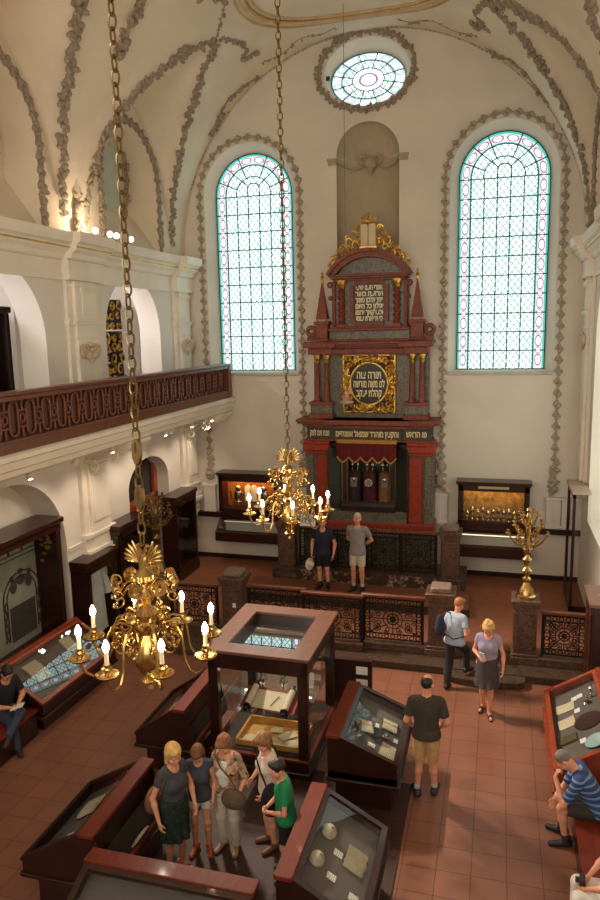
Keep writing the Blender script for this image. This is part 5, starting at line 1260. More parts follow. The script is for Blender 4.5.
# upright cases along the left wall
def upcase(y0, y1, z0, z1, d, label, robe=False):
    x0, x1 = XL+.01, XL+d; t = thing('upright_case', (XL+d/2,(y0+y1)/2,z0), label, 'display case', 'upright display cases on the left wall')
    mb = MB(); mb.box(x0,x1+.03,y0-.03,y1+.03,z0,z0+.22,.015); mb.build('plinth', MAHO, t)
    mb = MB(); mb.box(x0,x1,y0,y0+.05,z0+.2,z1-.1,.006); mb.build('side_panel', MAHO, t); mb = MB(); mb.box(x0,x1,y1-.05,y1,z0+.2,z1-.1,.006); mb.build('side_panel', MAHO, t)
    mb = MB(); mb.box(x0,x0+.03,y0,y1,z0+.2,z1-.1); mb.build('back_panel', BED if robe else DARKWOOD, t)
    mb = MB(); mb.box(x0,x1+.05,y0-.05,y1+.05,z1-.1,z1,.02); mb.box(x0,x1+.02,y0-.02,y1+.02,z1-.2,z1-.1,.01); mb.build('top_board', MAHOY, t)
    mb = MB()
    for a in (y0,y1-.1): mb.box(x1-.03,x1+.015,a,a+.1,z0+.2,z1-.15,.008)
    for z in (z0+.2,z1-.28): mb.box(x1-.03,x1+.015,y0,y1,z,z+.12,.008)
    dr = mb.build('door_frame', MAHO, t)
    mb = MB(); mb.quad((x1,y0+.09,z0+.3),(x1,y1-.09,z0+.3),(x1,y1-.09,z1-.25),(x1,y0+.09,z1-.25)); mb.build('glass', GLASS, dr)
    mb = MB(); mb.ball((x1+.03,y1-.05,(z0+z1)/2),.018,8,5); mb.build('knob', BRASS, dr)
    return t
upcase(11.75,12.85,0,2.12,.40,'low upright case with a white robe between the arch and the first pilaster',True)
upcase(13.05,14.25,.3,2.5,.38,'dark upright case beside the orange framed door')
upcase(15.75,16.95,.3,2.5,.42,'dark upright case at the far end of the left wall')
ROBE = plain('white linen robe', lin(206,206,200), .95, var=.08, scale=10, bstr=.4, bscale=14)
t = thing('robe', (-7.86,12.3,.5), 'long white robe hanging in the low upright case', 'robe')
mb = MB(); n = 28; vs = []
for j in range(9):
    z = 1.78-1.3*j/8; w_ = .16+.16*j/8; 
    for i in range(n): a = 2*PI*i/n; q = 1+.10*cos(a*7)*(j/8); vs.append((-7.86+.11*q*sin(a), 12.3+w_*q*cos(a), z))
mb.add(vs, [(j*n+i,j*n+(i+1)%n,(j+1)*n+(i+1)%n,(j+1)*n+i) for j in range(8) for i in range(n)]); mb.ball((-7.86,12.3,1.78),(.1,.17,.05)); mb.build('body', ROBE, t)
for s in (-1,1): mb = MB(); mb.tube([(-7.86,12.3+s*.14,1.76),(-7.84,12.3+s*.3,1.5),(-7.82,12.3+s*.36,1.2)],[.06,.085,.11],10); mb.build('sleeve', ROBE, t)
# door in the far left arch
d = bpy.data.objects.new('door_1', None); C.objects.link(d); d.location = (-8.6,15.4,.3); d['kind'] = 'structure'; OFF[d.name] = Vector(d.location)
ORW = wood('orange varnished wood', lin(170,82,40), .3, (1,1,6), .25, .4)
mb = MB(); [mb.box(-8.5,-8.38,a,a+.16,.3,3.7,.01) for a in (14.24,16.1)]; mb.box(-8.5,-8.38,14.24,16.26,2.42,2.54,.01); mb.box(-8.5,-8.39,15.1,15.24,.3,2.42,.01); mb.build('frame', ORW, d)
mb = MB(); mb.box(-8.48,-8.44,14.3,16.2,.3,2.42); mb.build('leaf', ORW, d)
mb = MB(); mb.box(-8.48,-8.46,14.3,16.2,2.5,3.7); mb.box(-8.44,-8.43,15.3,15.95,1.2,2.3); mb.build('pane', plain('dim pane', lin(46,44,46), .2), d)
# right side: tall vitrine in the corner, dark cabinet at the frame edge
t = thing('corner_vitrine', (1.85,16.8,.3), 'tall narrow glass vitrine with a pale top in the right corner', 'display case'); x0,x1,y0,y1,z0,z1 = 1.62,1.98,15.9,17.2,.3,3.0
mb = MB(); mb.box(x0-.03,x1,y0-.03,y1+.03,z1-.06,z1,.012); mb.build('top', plain('dusty top', lin(176,150,130), .6), t)
for (x,y) in ((x0,y0),(x0,y1-.06)): mb = MB(); mb.box(x,x+.06,y,y+.06,z0,z1-.06,.006); mb.build('post', MAHO, t)
mb = MB(); mb.box(x0,x1,y0,y0+.06,z0,z0+.12); mb.box(x0,x0+.06,y0,y1,z0,z0+.12,.006); mb.build('base_rail', MAHO, t); mb = MB(); mb.box(x0,x0+.06,y0,y1,z1-.16,z1-.06,.006); mb.build('head_rail', MAHO, t)
mb = MB(); mb.quad((x0+.03,y0,z0),(x0+.03,y1,z0),(x0+.03,y1,z1-.1),(x0+.03,y0,z1-.1)); mb.quad((x0,y0+.03,z0),(x1,y0+.03,z0),(x1,y0+.03,z1-.1),(x0,y0+.03,z1-.1)); mb.build('glass', GLASS, t)
t = thing('dark_cabinet', (1.85,12.4,0), 'dark wooden cabinet at the right edge beside the low iron fence', 'cabinet')
mb = MB(); mb.box(1.56,1.98,11.9,12.88,0,.12,.01); mb.build('plinth', DARKWOOD, t); mb = MB(); mb.box(1.6,1.98,11.95,12.84,.12,1.94,.012); mb.build('body', MAHO, t); mb = MB(); mb.box(1.54,1.99,11.9,12.88,1.94,2.0,.015); mb.build('top', TOPW, t)
mb = MB(); [mb.box(1.58,1.6,a,a+.34,.25,1.8,.008) for a in (12.02,12.42)]; mb.build('door', MAHOY, t); mb = MB(); mb.box(1.75,1.95,12.3,12.42,2.0,2.01); mb.build('sheet', CARD, t)
# benches
def bench(x0, x1, y0, y1, label, back):
    t = thing('bench', ((x0+x1)/2,(y0+y1)/2,0), label, 'bench', 'wooden wall benches')
    mb = MB(); mb.box(x0-.03,x1+.03,y0,y1,.41,.45,.012); mb.build('seat', REDWOOD, t); mb = MB(); mb.box(x0,x1,y0+.03,y1-.03,0,.41,.006); mb.build('base', MAHO, t)
    mb = MB(); xx = x0 if back < 0 else x1; mb.box(xx-.03,xx+.03,y0,y1,.45,1.0,.012); mb.build('backrest', MAHO, t)
bench(-8.0,-7.2,6.6,9.3,'dark wooden bench under the man with glasses on the left',-1)
bench(1.08,1.72,6.2,9.05,'dark wooden bench under the seated man in a striped shirt',1)
# gallery passage: glazed mahogany cabinet with a white garment, gilded carving
t = thing('gallery_cabinet', (-9.3,10.9,4.82), 'mahogany glazed cabinet with a white garment inside the upper left arch', 'cabinet'); x0,x1,y0,y1,z0,z1 = -9.7,-9.0,10.2,11.78,4.82,7.08
mb = MB(); [mb.box(x1-.1,x1,a,a+.1,z0,z1,.01) for a in (y0,y1-.1)]; mb.box(x0,x1+.04,y0-.04,y1+.04,z1-.12,z1,.02); mb.box(x0,x1,y0,y1,z0,z0+.2); mb.box(x0,x1,y1-.04,y1,z0,z1); mb.build('frame', MAHO, t)
mb = MB(); mb.box(x0,x0+.03,y0,y1,z0,z1); mb.build('back_panel', plain('pale cabinet lining', lin(150,160,170), .8), t)
mb = MB(); mb.quad((x1-.04,y0,z0),(x1-.04,y1,z0),(x1-.04,y1,z1),(x1-.04,y0,z1)); mb.build('glass', GLASS, t)
t = thing('white_garment', (-9.35,11.1,5.2), 'white cloth garment hanging inside the gallery cabinet', 'garment')
mb = MB(); mb.lathe([(.06,6.2),(.16,6.1),(.3,5.7),(.34,5.6),(.2,5.58)], (-9.35,11.2,0), 16); mb.build('cape', ROBE, t)
mb = MB(); mb.lathe([(.14,5.65),(.16,5.2),(.16,5.1)], (-9.35,11.2,0), 12); mb.build('underskirt', plain('maroon lining', lin(80,36,34), .9), t)
t = thing('gilded_carving', (-9.5,16.4,4.82), 'dark tall panel with gilded scroll carving seen through the second upper arch', 'carving')
mb = MB(); mb.box(-9.9,-9.5,15.6,16.9,4.82,7.4,.02); mb.build('panel', plain('dark lacquer', lin(30,24,22), .5), t)
mb = MB()
for i in range(9):
    for j in range(4):
        sy_ = 15.75+.33*j+random.uniform(-.06,.06); q_ = random.uniform(0,6); g_ = random.choice((-1,1)); r_ = random.uniform(.09,.17)
        mb.tube([(-9.48,sy_+r_*(1-k_/22)*cos(g_*k_*.42+q_),5.1+.27*i+r_*(1-k_/22)*sin(g_*k_*.42+q_)) for k_ in range(18)], [.034*(1-.5*k_/18) for k_ in range(18)], 5)
        mb.ball((-9.47,sy_+random.uniform(-.1,.1),5.1+.27*i+random.uniform(-.1,.1)), (.03,.07,.04), 7, 4)
mb.build('gilt_scrolls', GOLD, t)
mb = MB(); mb.tube([(-9.2,14.5,6.62),(-9.2,17,6.62)],.02,6); mb.build('rod', WHITE, t)
# ================================================================ FIGURES: smooth-blended bodies meshed with surface nets
class Field:
    def __init__(s, h, lo, hi):
        s.h = h; s.lo = np.array(lo, np.float32)-3*h; n = np.ceil((np.array(hi)-np.array(lo))/h).astype(int)+7
        s.n = n; s.F = np.full(n, 1.0, np.float32)
    def sub(s, lo, hi, m):
        a = np.clip(np.floor((np.array(lo)-m-s.lo)/s.h).astype(int), 0, s.n-1); b_ = np.clip(np.ceil((np.array(hi)+m-s.lo)/s.h).astype(int)+1, 1, s.n)
        b_ = np.maximum(b_, a+1)
        g = [(s.lo[i]+s.h*np.arange(a[i], b_[i])).astype(np.float32) for i in range(3)]
        return (slice(a[0],b_[0]),slice(a[1],b_[1]),slice(a[2],b_[2])), np.meshgrid(*g, indexing='ij', sparse=True)
    def mix(s, sl, d, k):
        f = s.F[sl]
        if k > 0:
            q = np.maximum(k-np.abs(f-d), 0)/k; s.F[sl] = np.minimum(f,d)-q*q*k*.25
        else: s.F[sl] = np.minimum(f,d)
def d_cap(X, a, b, ra, rb):
    a = np.array(a, np.float32); b = np.array(b, np.float32); ab = b-a; L = float(ab@ab)+1e-9
    px, py, pz = X[0]-a[0], X[1]-a[1], X[2]-a[2]
    t = np.clip((px*ab[0]+py*ab[1]+pz*ab[2])/L, 0, 1)
    return np.sqrt((px-t*ab[0])**2+(py-t*ab[1])**2+(pz-t*ab[2])**2)-(ra+(rb-ra)*t)
def d_ell(X, c, r, Q=None):
    px, py, pz = X[0]-c[0], X[1]-c[1], X[2]-c[2]
    if Q is not None: px, py, pz = (Q[0][0]*px+Q[1][0]*py+Q[2][0]*pz, Q[0][1]*px+Q[1][1]*py+Q[2][1]*pz, Q[0][2]*px+Q[1][2]*py+Q[2][2]*pz)
    k0 = np.sqrt((px/r[0])**2+(py/r[1])**2+(pz/r[2])**2); k1 = np.sqrt((px/r[0]**2)**2+(py/r[1]**2)**2+(pz/r[2]**2)**2)
    return k0*(k0-1)/np.maximum(k1,1e-6)
class Solid:
    """list of rounded pieces, blended; each piece may carry flat cuts (normal, offset: keep n.p < c)"""
    def __init__(s): s.p = []; s.cuts = []; s.holes = []
    def cap(s, a, b, ra, rb=None, k=.03, cuts=()): s.p.append(('c',tuple(a),tuple(b),ra,ra if rb is None else rb,k,cuts)); return s
    def ell(s, c, r, Q=None, k=.04, cuts=()): s.p.append(('e',tuple(c),tuple(r),Q,None,k,cuts)); return s
    def cut(s, n, c): s.cuts.append((tuple(n),c)); return s
    def hole(s, c, r, Q=None): s.holes.append((tuple(c),tuple(r),Q)); return s
    def bounds(s):
        lo, hi = [], []
        for q in s.p:
            if q[0] == 'c':
                m = max(q[3],q[4]); lo.append(np.minimum(q[1],q[2])-m); hi.append(np.maximum(q[1],q[2])+m)
            else: m = max(q[2]); lo.append(np.array(q[1])-m); hi.append(np.array(q[1])+m)
        return np.min(lo,0), np.max(hi,0)
    def mesh(s, h):
        lo, hi = s.bounds(); F = Field(h, lo, hi)
        for q in s.p:
            if q[0] == 'c':
                m = max(q[3],q[4]); sl, X = F.sub(np.minimum(q[1],q[2]), np.maximum(q[1],q[2]), m+q[5]+2*h); d = d_cap(X,q[1],q[2],q[3],q[4])
            else:
                m = max(q[2]); sl, X = F.sub(q[1],q[1],m+q[5]+2*h); d = d_ell(X,q[1],q[2],q[3])
            for n, c in q[6]: d = np.maximum(d, X[0]*n[0]+X[1]*n[1]+X[2]*n[2]-c)
            F.mix(sl, d, q[5])
        if s.cuts or s.holes:
            sl, X = F.sub(lo, hi, 3*h)
            for n, c in s.cuts: F.F[sl] = np.maximum(F.F[sl], X[0]*n[0]+X[1]*n[1]+X[2]*n[2]-c)
            for c, r, Q in s.holes: F.F[sl] = np.maximum(F.F[sl], -d_ell(X,c,r,Q))
        return nets(F)
def nets(Fd):
    F = Fd.F; n = F.shape; I = F < 0
    cnt = np.zeros((n[0]-1,n[1]-1,n[2]-1), np.int16); P = [np.zeros(cnt.shape, np.float32) for _ in range(3)]
    cross = []
    for ax in range(3):
        a = [slice(None)]*3; b_ = [slice(None)]*3; a[ax] = slice(0,-1); b_[ax] = slice(1,None)
        fa, fb = F[tuple(a)], F[tuple(b_)]; c = I[tuple(a)] != I[tuple(b_)]; t = np.where(c, fa/np.where(c, fa-fb, 1), 0).astype(np.float32); cross.append(c)
        o = [i for i in range(3) if i != ax]
        for u in (0,1):
            for v_ in (0,1):
                sl = [slice(None)]*3
                sl[o[0]] = slice(u, n[o[0]]-1+u); sl[o[1]] = slice(v_, n[o[1]]-1+v_); sl[ax] = slice(None)
                cc = c[tuple(sl)]; cnt += cc; P[ax] += np.where(cc, t[tuple(sl)], 0); P[o[0]] += cc*u; P[o[1]] += cc*v_
    M_ = cnt > 0; idx = np.full(cnt.shape, -1, np.int64); idx[M_] = np.arange(M_.sum()); w = np.argwhere(M_); k = cnt[M_].astype(np.float32)
    V_ = np.stack([(w[:,i]+P[i][M_]/k)*Fd.h+Fd.lo[i] for i in range(3)], 1)
    fs = []
    for ax in range(3):
        c = cross[ax]; e = np.argwhere(c); o = [(ax+1)%3,(ax+2)%3]
        ok = (e[:,o[0]] > 0)&(e[:,o[1]] > 0)&(e[:,o[0]] < n[o[0]]-1)&(e[:,o[1]] < n[o[1]]-1); e = e[ok]
        if not len(e): continue
        q = []
        for du, dv in ((1,1),(0,1),(0,0),(1,0)):
            f = e.copy(); f[:,o[0]] -= du; f[:,o[1]] -= dv; q.append(idx[f[:,0],f[:,1],f[:,2]])
        q = np.stack(q,1); ins = I[e[:,0],e[:,1],e[:,2]]; q[~ins] = q[~ins][:,::-1]; fs.append(q)
    return V_, np.concatenate(fs) if fs else np.zeros((0,4),int)
def solid_obj(name, sol, mat, parent, h=.011, xf=None):
    v_, f_ = sol.mesh(h); me = bpy.data.meshes.new(name)
    me.vertices.add(len(v_)); me.vertices.foreach_set('co', v_.astype(np.float32).ravel())
    me.loops.add(len(f_)*4); me.loops.foreach_set('vertex_index', f_.astype(np.int32).ravel())
    me.polygons.add(len(f_)); me.polygons.foreach_set('loop_start', np.arange(0,len(f_)*4,4,dtype=np.int32))
    me.update(calc_edges=True); me.validate(); me.polygons.foreach_set('use_smooth', np.ones(len(me.polygons),bool)); me.materials.append(mat)
    o = bpy.data.objects.new(name, me); C.objects.link(o); o.parent = parent; OFF[o.name] = Vector((0,0,0)); return o
def rotm(rx, ry, rz): return Matrix.Rotation(R(rz),3,'Z') @ Matrix.Rotation(R(rx),3,'X') @ Matrix.Rotation(R(ry),3,'Y')
SKIN = plain('skin', lin(214,150,118), .5, var=.05, scale=8); EYEW = plain('eye white', lin(230,225,218), .3); IRIS = plain('iris', lin(50,38,32), .2); LIP = plain('lips', lin(176,96,84), .5)
def cloth(name, c, var=.12): return plain(name, c, .9, var=var, scale=14, bstr=.25, bscale=45)
V3 = Vector
def person(label, loc, heading, H, pose=None, sex='m', top=None, top_sleeve=.5, top_hem=.86, neck=(.075,.02), legs='shorts', leg_len=.62, legmat=None,
           hair='short', hairmat=None, shoe='shoe', shoemat=None, sock=None, build=1.0, skirt_flare=.2, glasses=False, hands_h=.0065):
    po = dict(hip=(0,0,.93), lean=0, twist=0, head=(0,0), side=0)
    po.update(pose or {}); k = H/1.75; g = build
    t = bpy.data.objects.new('person', None); C.objects.link(t); t.location = loc; t.rotation_euler = (0,0,R(heading)); t['label'] = label; t['category'] = 'person'; OFF[t.name] = V3((0,0,0))
    hip = V3(po['hip']); Q = Matrix.Rotation(R(po['twist']),3,'Z') @ Matrix.Rotation(R(po['side']),3,'Y') @ Matrix.Rotation(R(-po['lean']),3,'X')
    U = lambda x,y,z: (hip + Q @ V3((x,y,z-.93)))*k      # torso frame, given in standing coordinates
    L = lambda p: V3(p)*k
    sw = .185 if sex == 'm' else .16
    if sex == 'c': sw = .15
    qr = [list(r_) for r_ in Q]
    hw = .162 if sex == 'm' else .172
    def torso(s, e, full=True, kk=.07):
        s.ell(U(0,0,.95),((hw*g+e)*k,(.115*g+e)*k,(.14+e)*k),qr,kk*k); s.ell(U(0,.005,1.10),((.138*g+e)*k,(.105*g+e)*k,(.16+e)*k),qr,kk*k)
        s.ell(U(0,0,1.27),((.158*g+e)*k,(.112*g+e)*k,(.19+e)*k),qr,kk*k)
        s.cap(U(-sw+.045,-.01,1.405),U(sw-.045,-.01,1.405),(.055+e)*k,k=kk*k)
        if sex == 'f':
            for q in (-1,1): s.ell(U(q*.07,.085,1.25),((.07+e)*k,(.06+e)*k,(.07+e)*k),qr,.05*k)
    # limbs
    J = {}
    for s_, q in (('l',-1),('r',1)):
        J['sh'+s_] = U(q*sw,-.01,1.405); J['hp'+s_] = (hip+Q.to_3x3() @ V3((0,0,0))+Matrix.Rotation(R(po['twist']*.4),3,'Z') @ V3((q*.088,0,-.02)))*k
        J['el'+s_] = L(po['el'+s_]) if 'el'+s_ in po else U(q*(sw+.07),-.03,1.12)
        J['wr'+s_] = L(po['wr'+s_]) if 'wr'+s_ in po else U(q*(sw+.09),.05,.88)
        J['kn'+s_] = L(po['kn'+s_]) if 'kn'+s_ in po else L((q*.095,.02,.50))
        J['an'+s_] = L(po['an'+s_]) if 'an'+s_ in po else L((q*.10,-.02,.085))
        J['ft'+s_] = V3(po.get('ft'+s_,(q*.25,1,-.12))).normalized()
    B = Solid(); torso(B, 0); nk = U(0,0,1.43); hb = U(0,.015,1.56)
    B.cap(nk, hb, .056*k, .053*k, .04*k)
    HQ = Q @ rotm(-po['head'][1],0,po['head'][0]); hc = U(0,.01,1.55)+HQ @ V3((0,.012,.09))*k
    hq = [list(r_) for r_ in HQ]; HP = lambda x,y,z: hc+HQ @ V3((x,y,z))*k
    B.ell(HP(0,-.012,.03),(.076*k,.095*k,.095*k),hq,.02*k); B.ell(HP(0,.022,-.035),(.062*k,.072*k,.085*k),hq,.03*k); B.ell(HP(0,.07,-.09),(.028*k,.028*k,.024*k),hq,.03*k)
    B.ell(HP(0,.098,-.022),(.013*k,.022*k,.028*k),hq,.015*k); B.ell(HP(0,.105,-.04),(.018*k,.016*k,.012*k),hq,.01*k)
    for q in (-1,1):
        B.ell(HP(q*.079,-.005,-.012),(.012*k,.024*k,.034*k),hq,.008*k); B.ell(HP(q*.032,.082,.022),(.026*k,.016*k,.01*k),hq,.015*k); B.ell(HP(q*.042,.06,-.04),(.03*k,.03*k,.03*k),hq,.02*k)
    am = 1.0 if sex == 'm' else .86
    for s_, q in (('l',-1),('r',1)):
        sh, el, wr = J['sh'+s_], J['el'+s_], J['wr'+s_]
        B.cap(sh, el, .054*k*am, .040*k*am, .04*k); B.cap(el, el+(wr-el)*.3, .041*k*am, .043*k*am, .02*k); B.cap(el+(wr-el)*.3, wr, .042*k*am, .027*k*am, .02*k)
        # hand: palm, four unequal curled fingers, thumb from the side of the palm
        d = (V3(po['hd'+s_]) if 'hd'+s_ in po else (wr-el)).normalized(); n_ = V3(po['pn'+s_]) if 'pn'+s_ in po else V3((-q,0,0)); n_ = (n_-d*n_.dot(d))
        n_ = n_.normalized() if n_.length > 1e-3 else d.orthogonal().normalized(); sd = d.cross(n_)
        fwd_ = V3(po.get('th'+s_, (0,1,0))); sd = sd if sd.dot(fwd_) > 0 else -sd       # thumb side
        cu = po.get('cu'+s_, .35); hs = k*(1 if sex == 'm' else .92)
        for i, (o, ln_) in enumerate(((.027,.072),(.009,.08),(-.010,.075),(-.028,.06))):
            kn = wr+d*(.088-.004*abs(i-1))*hs+sd*o*hs; B.cap(wr+sd*o*.5*hs+d*.01*hs, kn, .0145*hs, .0125*hs, .012*k)
            a1, a2, a3 = cu*1.0, cu*2.1, cu*2.9; p = kn
            for a_, f_ in ((a1,.46),(a2,.31),(a3,.23)):
                q2 = p+(d*cos(a_)+n_*sin(a_))*ln_*f_*hs; B.cap(p, q2, .0092*hs, .0082*hs, .004*k); p = q2
        tb = wr+d*.028*hs+sd*.026*hs; t1 = tb+(d*.62+sd*.6+n_*.35).normalized()*.042*hs; t2 = t1+(d*.85+sd*.15+n_*.5).normalized()*.032*hs
        B.cap(wr+d*.015*hs+sd*.008*hs, tb, .015*hs, .0135*hs, .012*k); B.cap(tb, t1, .0125*hs, .0105*hs, .006*k); B.cap(t1, t2, .0102*hs, .0085*hs, .004*k)
        hp, kn, an, ft = J['hp'+s_], J['kn'+s_], J['an'+s_], J['ft'+s_]
        lm = 1.0 if sex == 'm' else .95
        B.cap(hp, kn, .088*k*lm*g, .056*k*lm, .05*k); B.cap(kn, kn+(an-kn)*.3+V3((0,-.012*k,0)), .054*k*lm, .056*k*lm, .03*k); B.cap(kn+(an-kn)*.3, an, .054*k*lm, .034*k, .02*k)
        hl = an-ft*.045*k+V3((0,0,-.035*k)); to = an+ft*.165*k; to.z = max(to.z, .0) if abs(ft.z) > .3 else an.z-.058*k
        B.cap(an, hl, .036*k, .032*k, .02*k); B.cap(hl, to, .034*k, .024*k, .02*k)
    body = solid_obj('body', B, SKIN, t, .0085)
    for q in (-1,1):
        mb = MB(); mb.ball((0,0,0), .0125*k, 10, 8); mb.mi = 1; mb.ball((0,.0075*k,0), .0075*k, 8, 6)
        e = mb.build('eye', [EYEW,IRIS], t); e.matrix_local = Matrix.Translation(HP(q*.031,.079,.004)) @ HQ.to_4x4()
    mb = MB(); mb.ball((0,0,0), (.024*k,.008*k,.007*k), 10, 6); e = mb.build('mouth', LIP, t); e.matrix_local = Matrix.Translation(HP(0,.092,-.064)) @ HQ.to_4x4()
    # hair
    hm = hairmat; Hs = Solid()
    if hair == 'crop':
        Hs.ell(HP(0,-.018,.036),(.081*k,.096*k,.096*k),hq,.01*k); Hs.hole(HP(0,.105,-.035),(.10*k,.085*k,.105*k),hq); Hs.hole(HP(0,0,-.11),(.12*k,.12*k,.085*k),hq)
    elif hair == 'thin':
        Hs.ell(HP(0,-.02,.028),(.080*k,.094*k,.092*k),hq,.01*k); Hs.hole(HP(0,.10,-.0),(.10*k,.085*k,.14*k),hq); Hs.hole(HP(0,0,-.11),(.12*k,.12*k,.08*k),hq); Hs.hole(HP(0,-.0,.125),(.05*k,.07*k,.03*k),hq)
    elif hair == 'short':
        Hs.ell(HP(0,-.015,.045),(.090*k,.107*k,.10*k),hq,.01*k); Hs.ell(HP(.02,.06,.1),(.06*k,.05*k,.035*k),hq,.03*k); Hs.hole(HP(0,.115,-.045),(.10*k,.085*k,.12*k),hq); Hs.hole(HP(0,.02,-.13),(.12*k,.13*k,.085*k),hq)
    else:                                # bob or curls
        Hs.ell(HP(0,-.02,.045),(.098*k,.115*k,.105*k),hq,.01*k)
        for q in (-1,1): Hs.cap(HP(q*.075,-.02,.03),HP(q*.08,.005,-.085 if hair == 'bob' else -.03),.034*k,.028*k,.03*k)
        Hs.cap(HP(0,-.085,.02),HP(0,-.075,-.10 if hair == 'bob' else -.05),.055*k,.04*k,.04*k); Hs.ell(HP(.02,.065,.095),(.065*k,.05*k,.04*k),hq,.03*k)
        if hair == 'curls':
            random.seed(hash(label) % 100 if False else len(label))
            for i in range(26):
                a, b_ = random.uniform(0,2*PI), random.uniform(-.1,1.4); x, y, z = cos(a)*cos(b_), sin(a)*cos(b_), sin(b_)
                if y > .45 and z < .6: continue
                Hs.ell(HP(.085*x,-.02+.1*y,.045+.095*z),(.028*k,.028*k,.028*k),hq,.012*k)
        Hs.hole(HP(0,.125,-.04),(.076*k,.085*k,.115*k),hq); Hs.hole(HP(0,.06,-.12),(.05*k,.11*k,.07*k),hq)
    solid_obj('hair', Hs, hm, t, .009)
    if glasses:
        mb = MB()
        for q in (-1,1): mb.torus((q*.033*k,.1*k,.002*k), .022*k, .0035*k, 'y', 14, 5, 1.1, .85); mb.tube([(q*.055*k,.098*k,.005*k),(q*.08*k,.0,.005*k)], .003*k, 5)
        mb.tube([(-.012*k,.103*k,.005*k),(.012*k,.103*k,.005*k)], .003*k, 5); e = mb.build('glasses', BLACKP, t); e.matrix_local = Matrix.Translation(hc) @ HQ.to_4x4()
    # top
    up = Q @ V3((0,0,1))
    S_ = Solid(); torso(S_, .02, kk=.06)
    S_.ell(U(0,.0,top_hem+.03),((hw*g+.02)*k,(.118*g+.018)*k,.1*k),qr,.06*k)
    for s_ in 'lr':
        sh, el = J['sh'+s_], J['el'+s_]; d = (el-sh).normalized()
        if top_sleeve <= 1:
            if top_sleeve > 0: e = sh+(el-sh)*(top_sleeve+.3); S_.cap(sh, e, .067*k*am, .064*k*am, .03*k, (((d.x,d.y,d.z),(sh+(el-sh)*top_sleeve).dot(d)),))
        else:
            wr = J['wr'+s_]; d2 = (wr-el).normalized(); S_.cap(sh, el, .068*k*am, .055*k*am, .03*k); S_.cap(el, wr+d2*.05*k, .055*k*am, .045*k*am, .02*k, (((d2.x,d2.y,d2.z),wr.dot(d2)-.02*k),))
    S_.cut((-up.x,-up.y,-up.z), -(U(0,0,top_hem).dot(up)))
    nw, nd = neck; S_.hole(U(0,.035,1.475),(nw*k,(.085)*k,(.05+nd)*k),qr)
    solid_obj('shirt', S_, top, t, .0105)
    # legs
    P_ = Solid(); wc = U(0,0,1.03)
    if legs == 'skirt':
        a = U(0,0,.99); zb = leg_len
        mid = (J['knl']+J['knr'])*.5; b_ = V3((mid.x, mid.y-.01*k, zb*k))
        for q in (-1,1): P_.cap(a+V3((q*.05*k,0,0)), b_+V3((q*.07*k,0,-.1*k)), .135*k, skirt_flare*k, .05*k)
        P_.ell(U(0,0,.95),((hw*g+.014)*k,(.115*g+.014)*k,.14*k),qr,.05*k)
        for q in (-1,1):
            for j in range(3): P_.cap(a+V3((q*.05*k,.0,-.1*k)), b_+V3((q*(.06+.07*j)*k,(.18-.1*j)*k,-.1*k)), .05*k, .045*k, .03*k)
        P_.cut((0,0,-1), -zb*k)
        solid_obj('skirt', P_, legmat, t, .011)
    else:
        P_.ell(U(0,0,.95),((hw*g+.012)*k,(.115*g+.013)*k,.15*k),qr,.05*k,(((up.x,up.y,up.z),U(0,0,1.05).dot(up)),))
        for s_ in 'lr':
            hp, kn, an = J['hp'+s_], J['kn'+s_], J['an'+s_]
            if legs == 'shorts':
                d = (kn-hp).normalized(); P_.cap(hp, hp+(kn-hp)*1.15, .096*k*g, .078*k, .022*k, (((d.x,d.y,d.z),(hp+(kn-hp)*leg_len).dot(d)),))
            else:
                d2 = (an-kn).normalized(); P_.cap(hp, kn, .097*k*g, .074*k, .025*k); P_.cap(kn, an+d2*.1*k, .074*k, .058*k, .03*k, (((d2.x,d2.y,d2.z),an.dot(d2)+.01*k),))
        solid_obj('shorts' if legs == 'shorts' else 'trousers', P_, legmat, t, .0105)
    for s_ in 'lr':
        an, ft = J['an'+s_], J['ft'+s_]; hl = an-ft*.045*k+V3((0,0,-.035*k)); to = an+ft*.165*k
        to.z = max(to.z,.0) if abs(ft.z) > .3 else an.z-.058*k
        F_ = Solid()
        if shoe == 'shoe':
            F_.cap(an+V3((0,0,.01*k)), hl, .045*k, .043*k, .02*k); F_.cap(hl, to+ft*.01*k, .044*k, .037*k, .03*k); F_.cut((0,0,-1), -(an.z-.085*k) if abs(ft.z) <= .3 else 9); F_.cut((0,0,1), an.z+.035*k)
        else:
            F_.cap(hl+V3((0,0,-.03*k)), to+V3((0,0,-.02*k)), .040*k, .036*k, .0, (((0,0,1),an.z-.066*k),)); F_.cap(an+ft*.09*k+V3((0,0,-.03*k)), an+ft*.1*k+V3((0,0,-.05*k)), .039*k, .04*k, .01*k); F_.cut((0,0,-1), -(an.z-.085*k))
        solid_obj('shoe' if shoe == 'shoe' else 'sandal', F_, shoemat, t, .008)
        if sock is not None:
            F_ = Solid(); kn = J['kn'+s_]; F_.cap(an, an+(kn-an)*.22, .041*k, .045*k, .01*k); F_.cut((0,0,1), an.z+.09*k); solid_obj('sock', F_, sock, t, .009)
    return t, J, k, HP
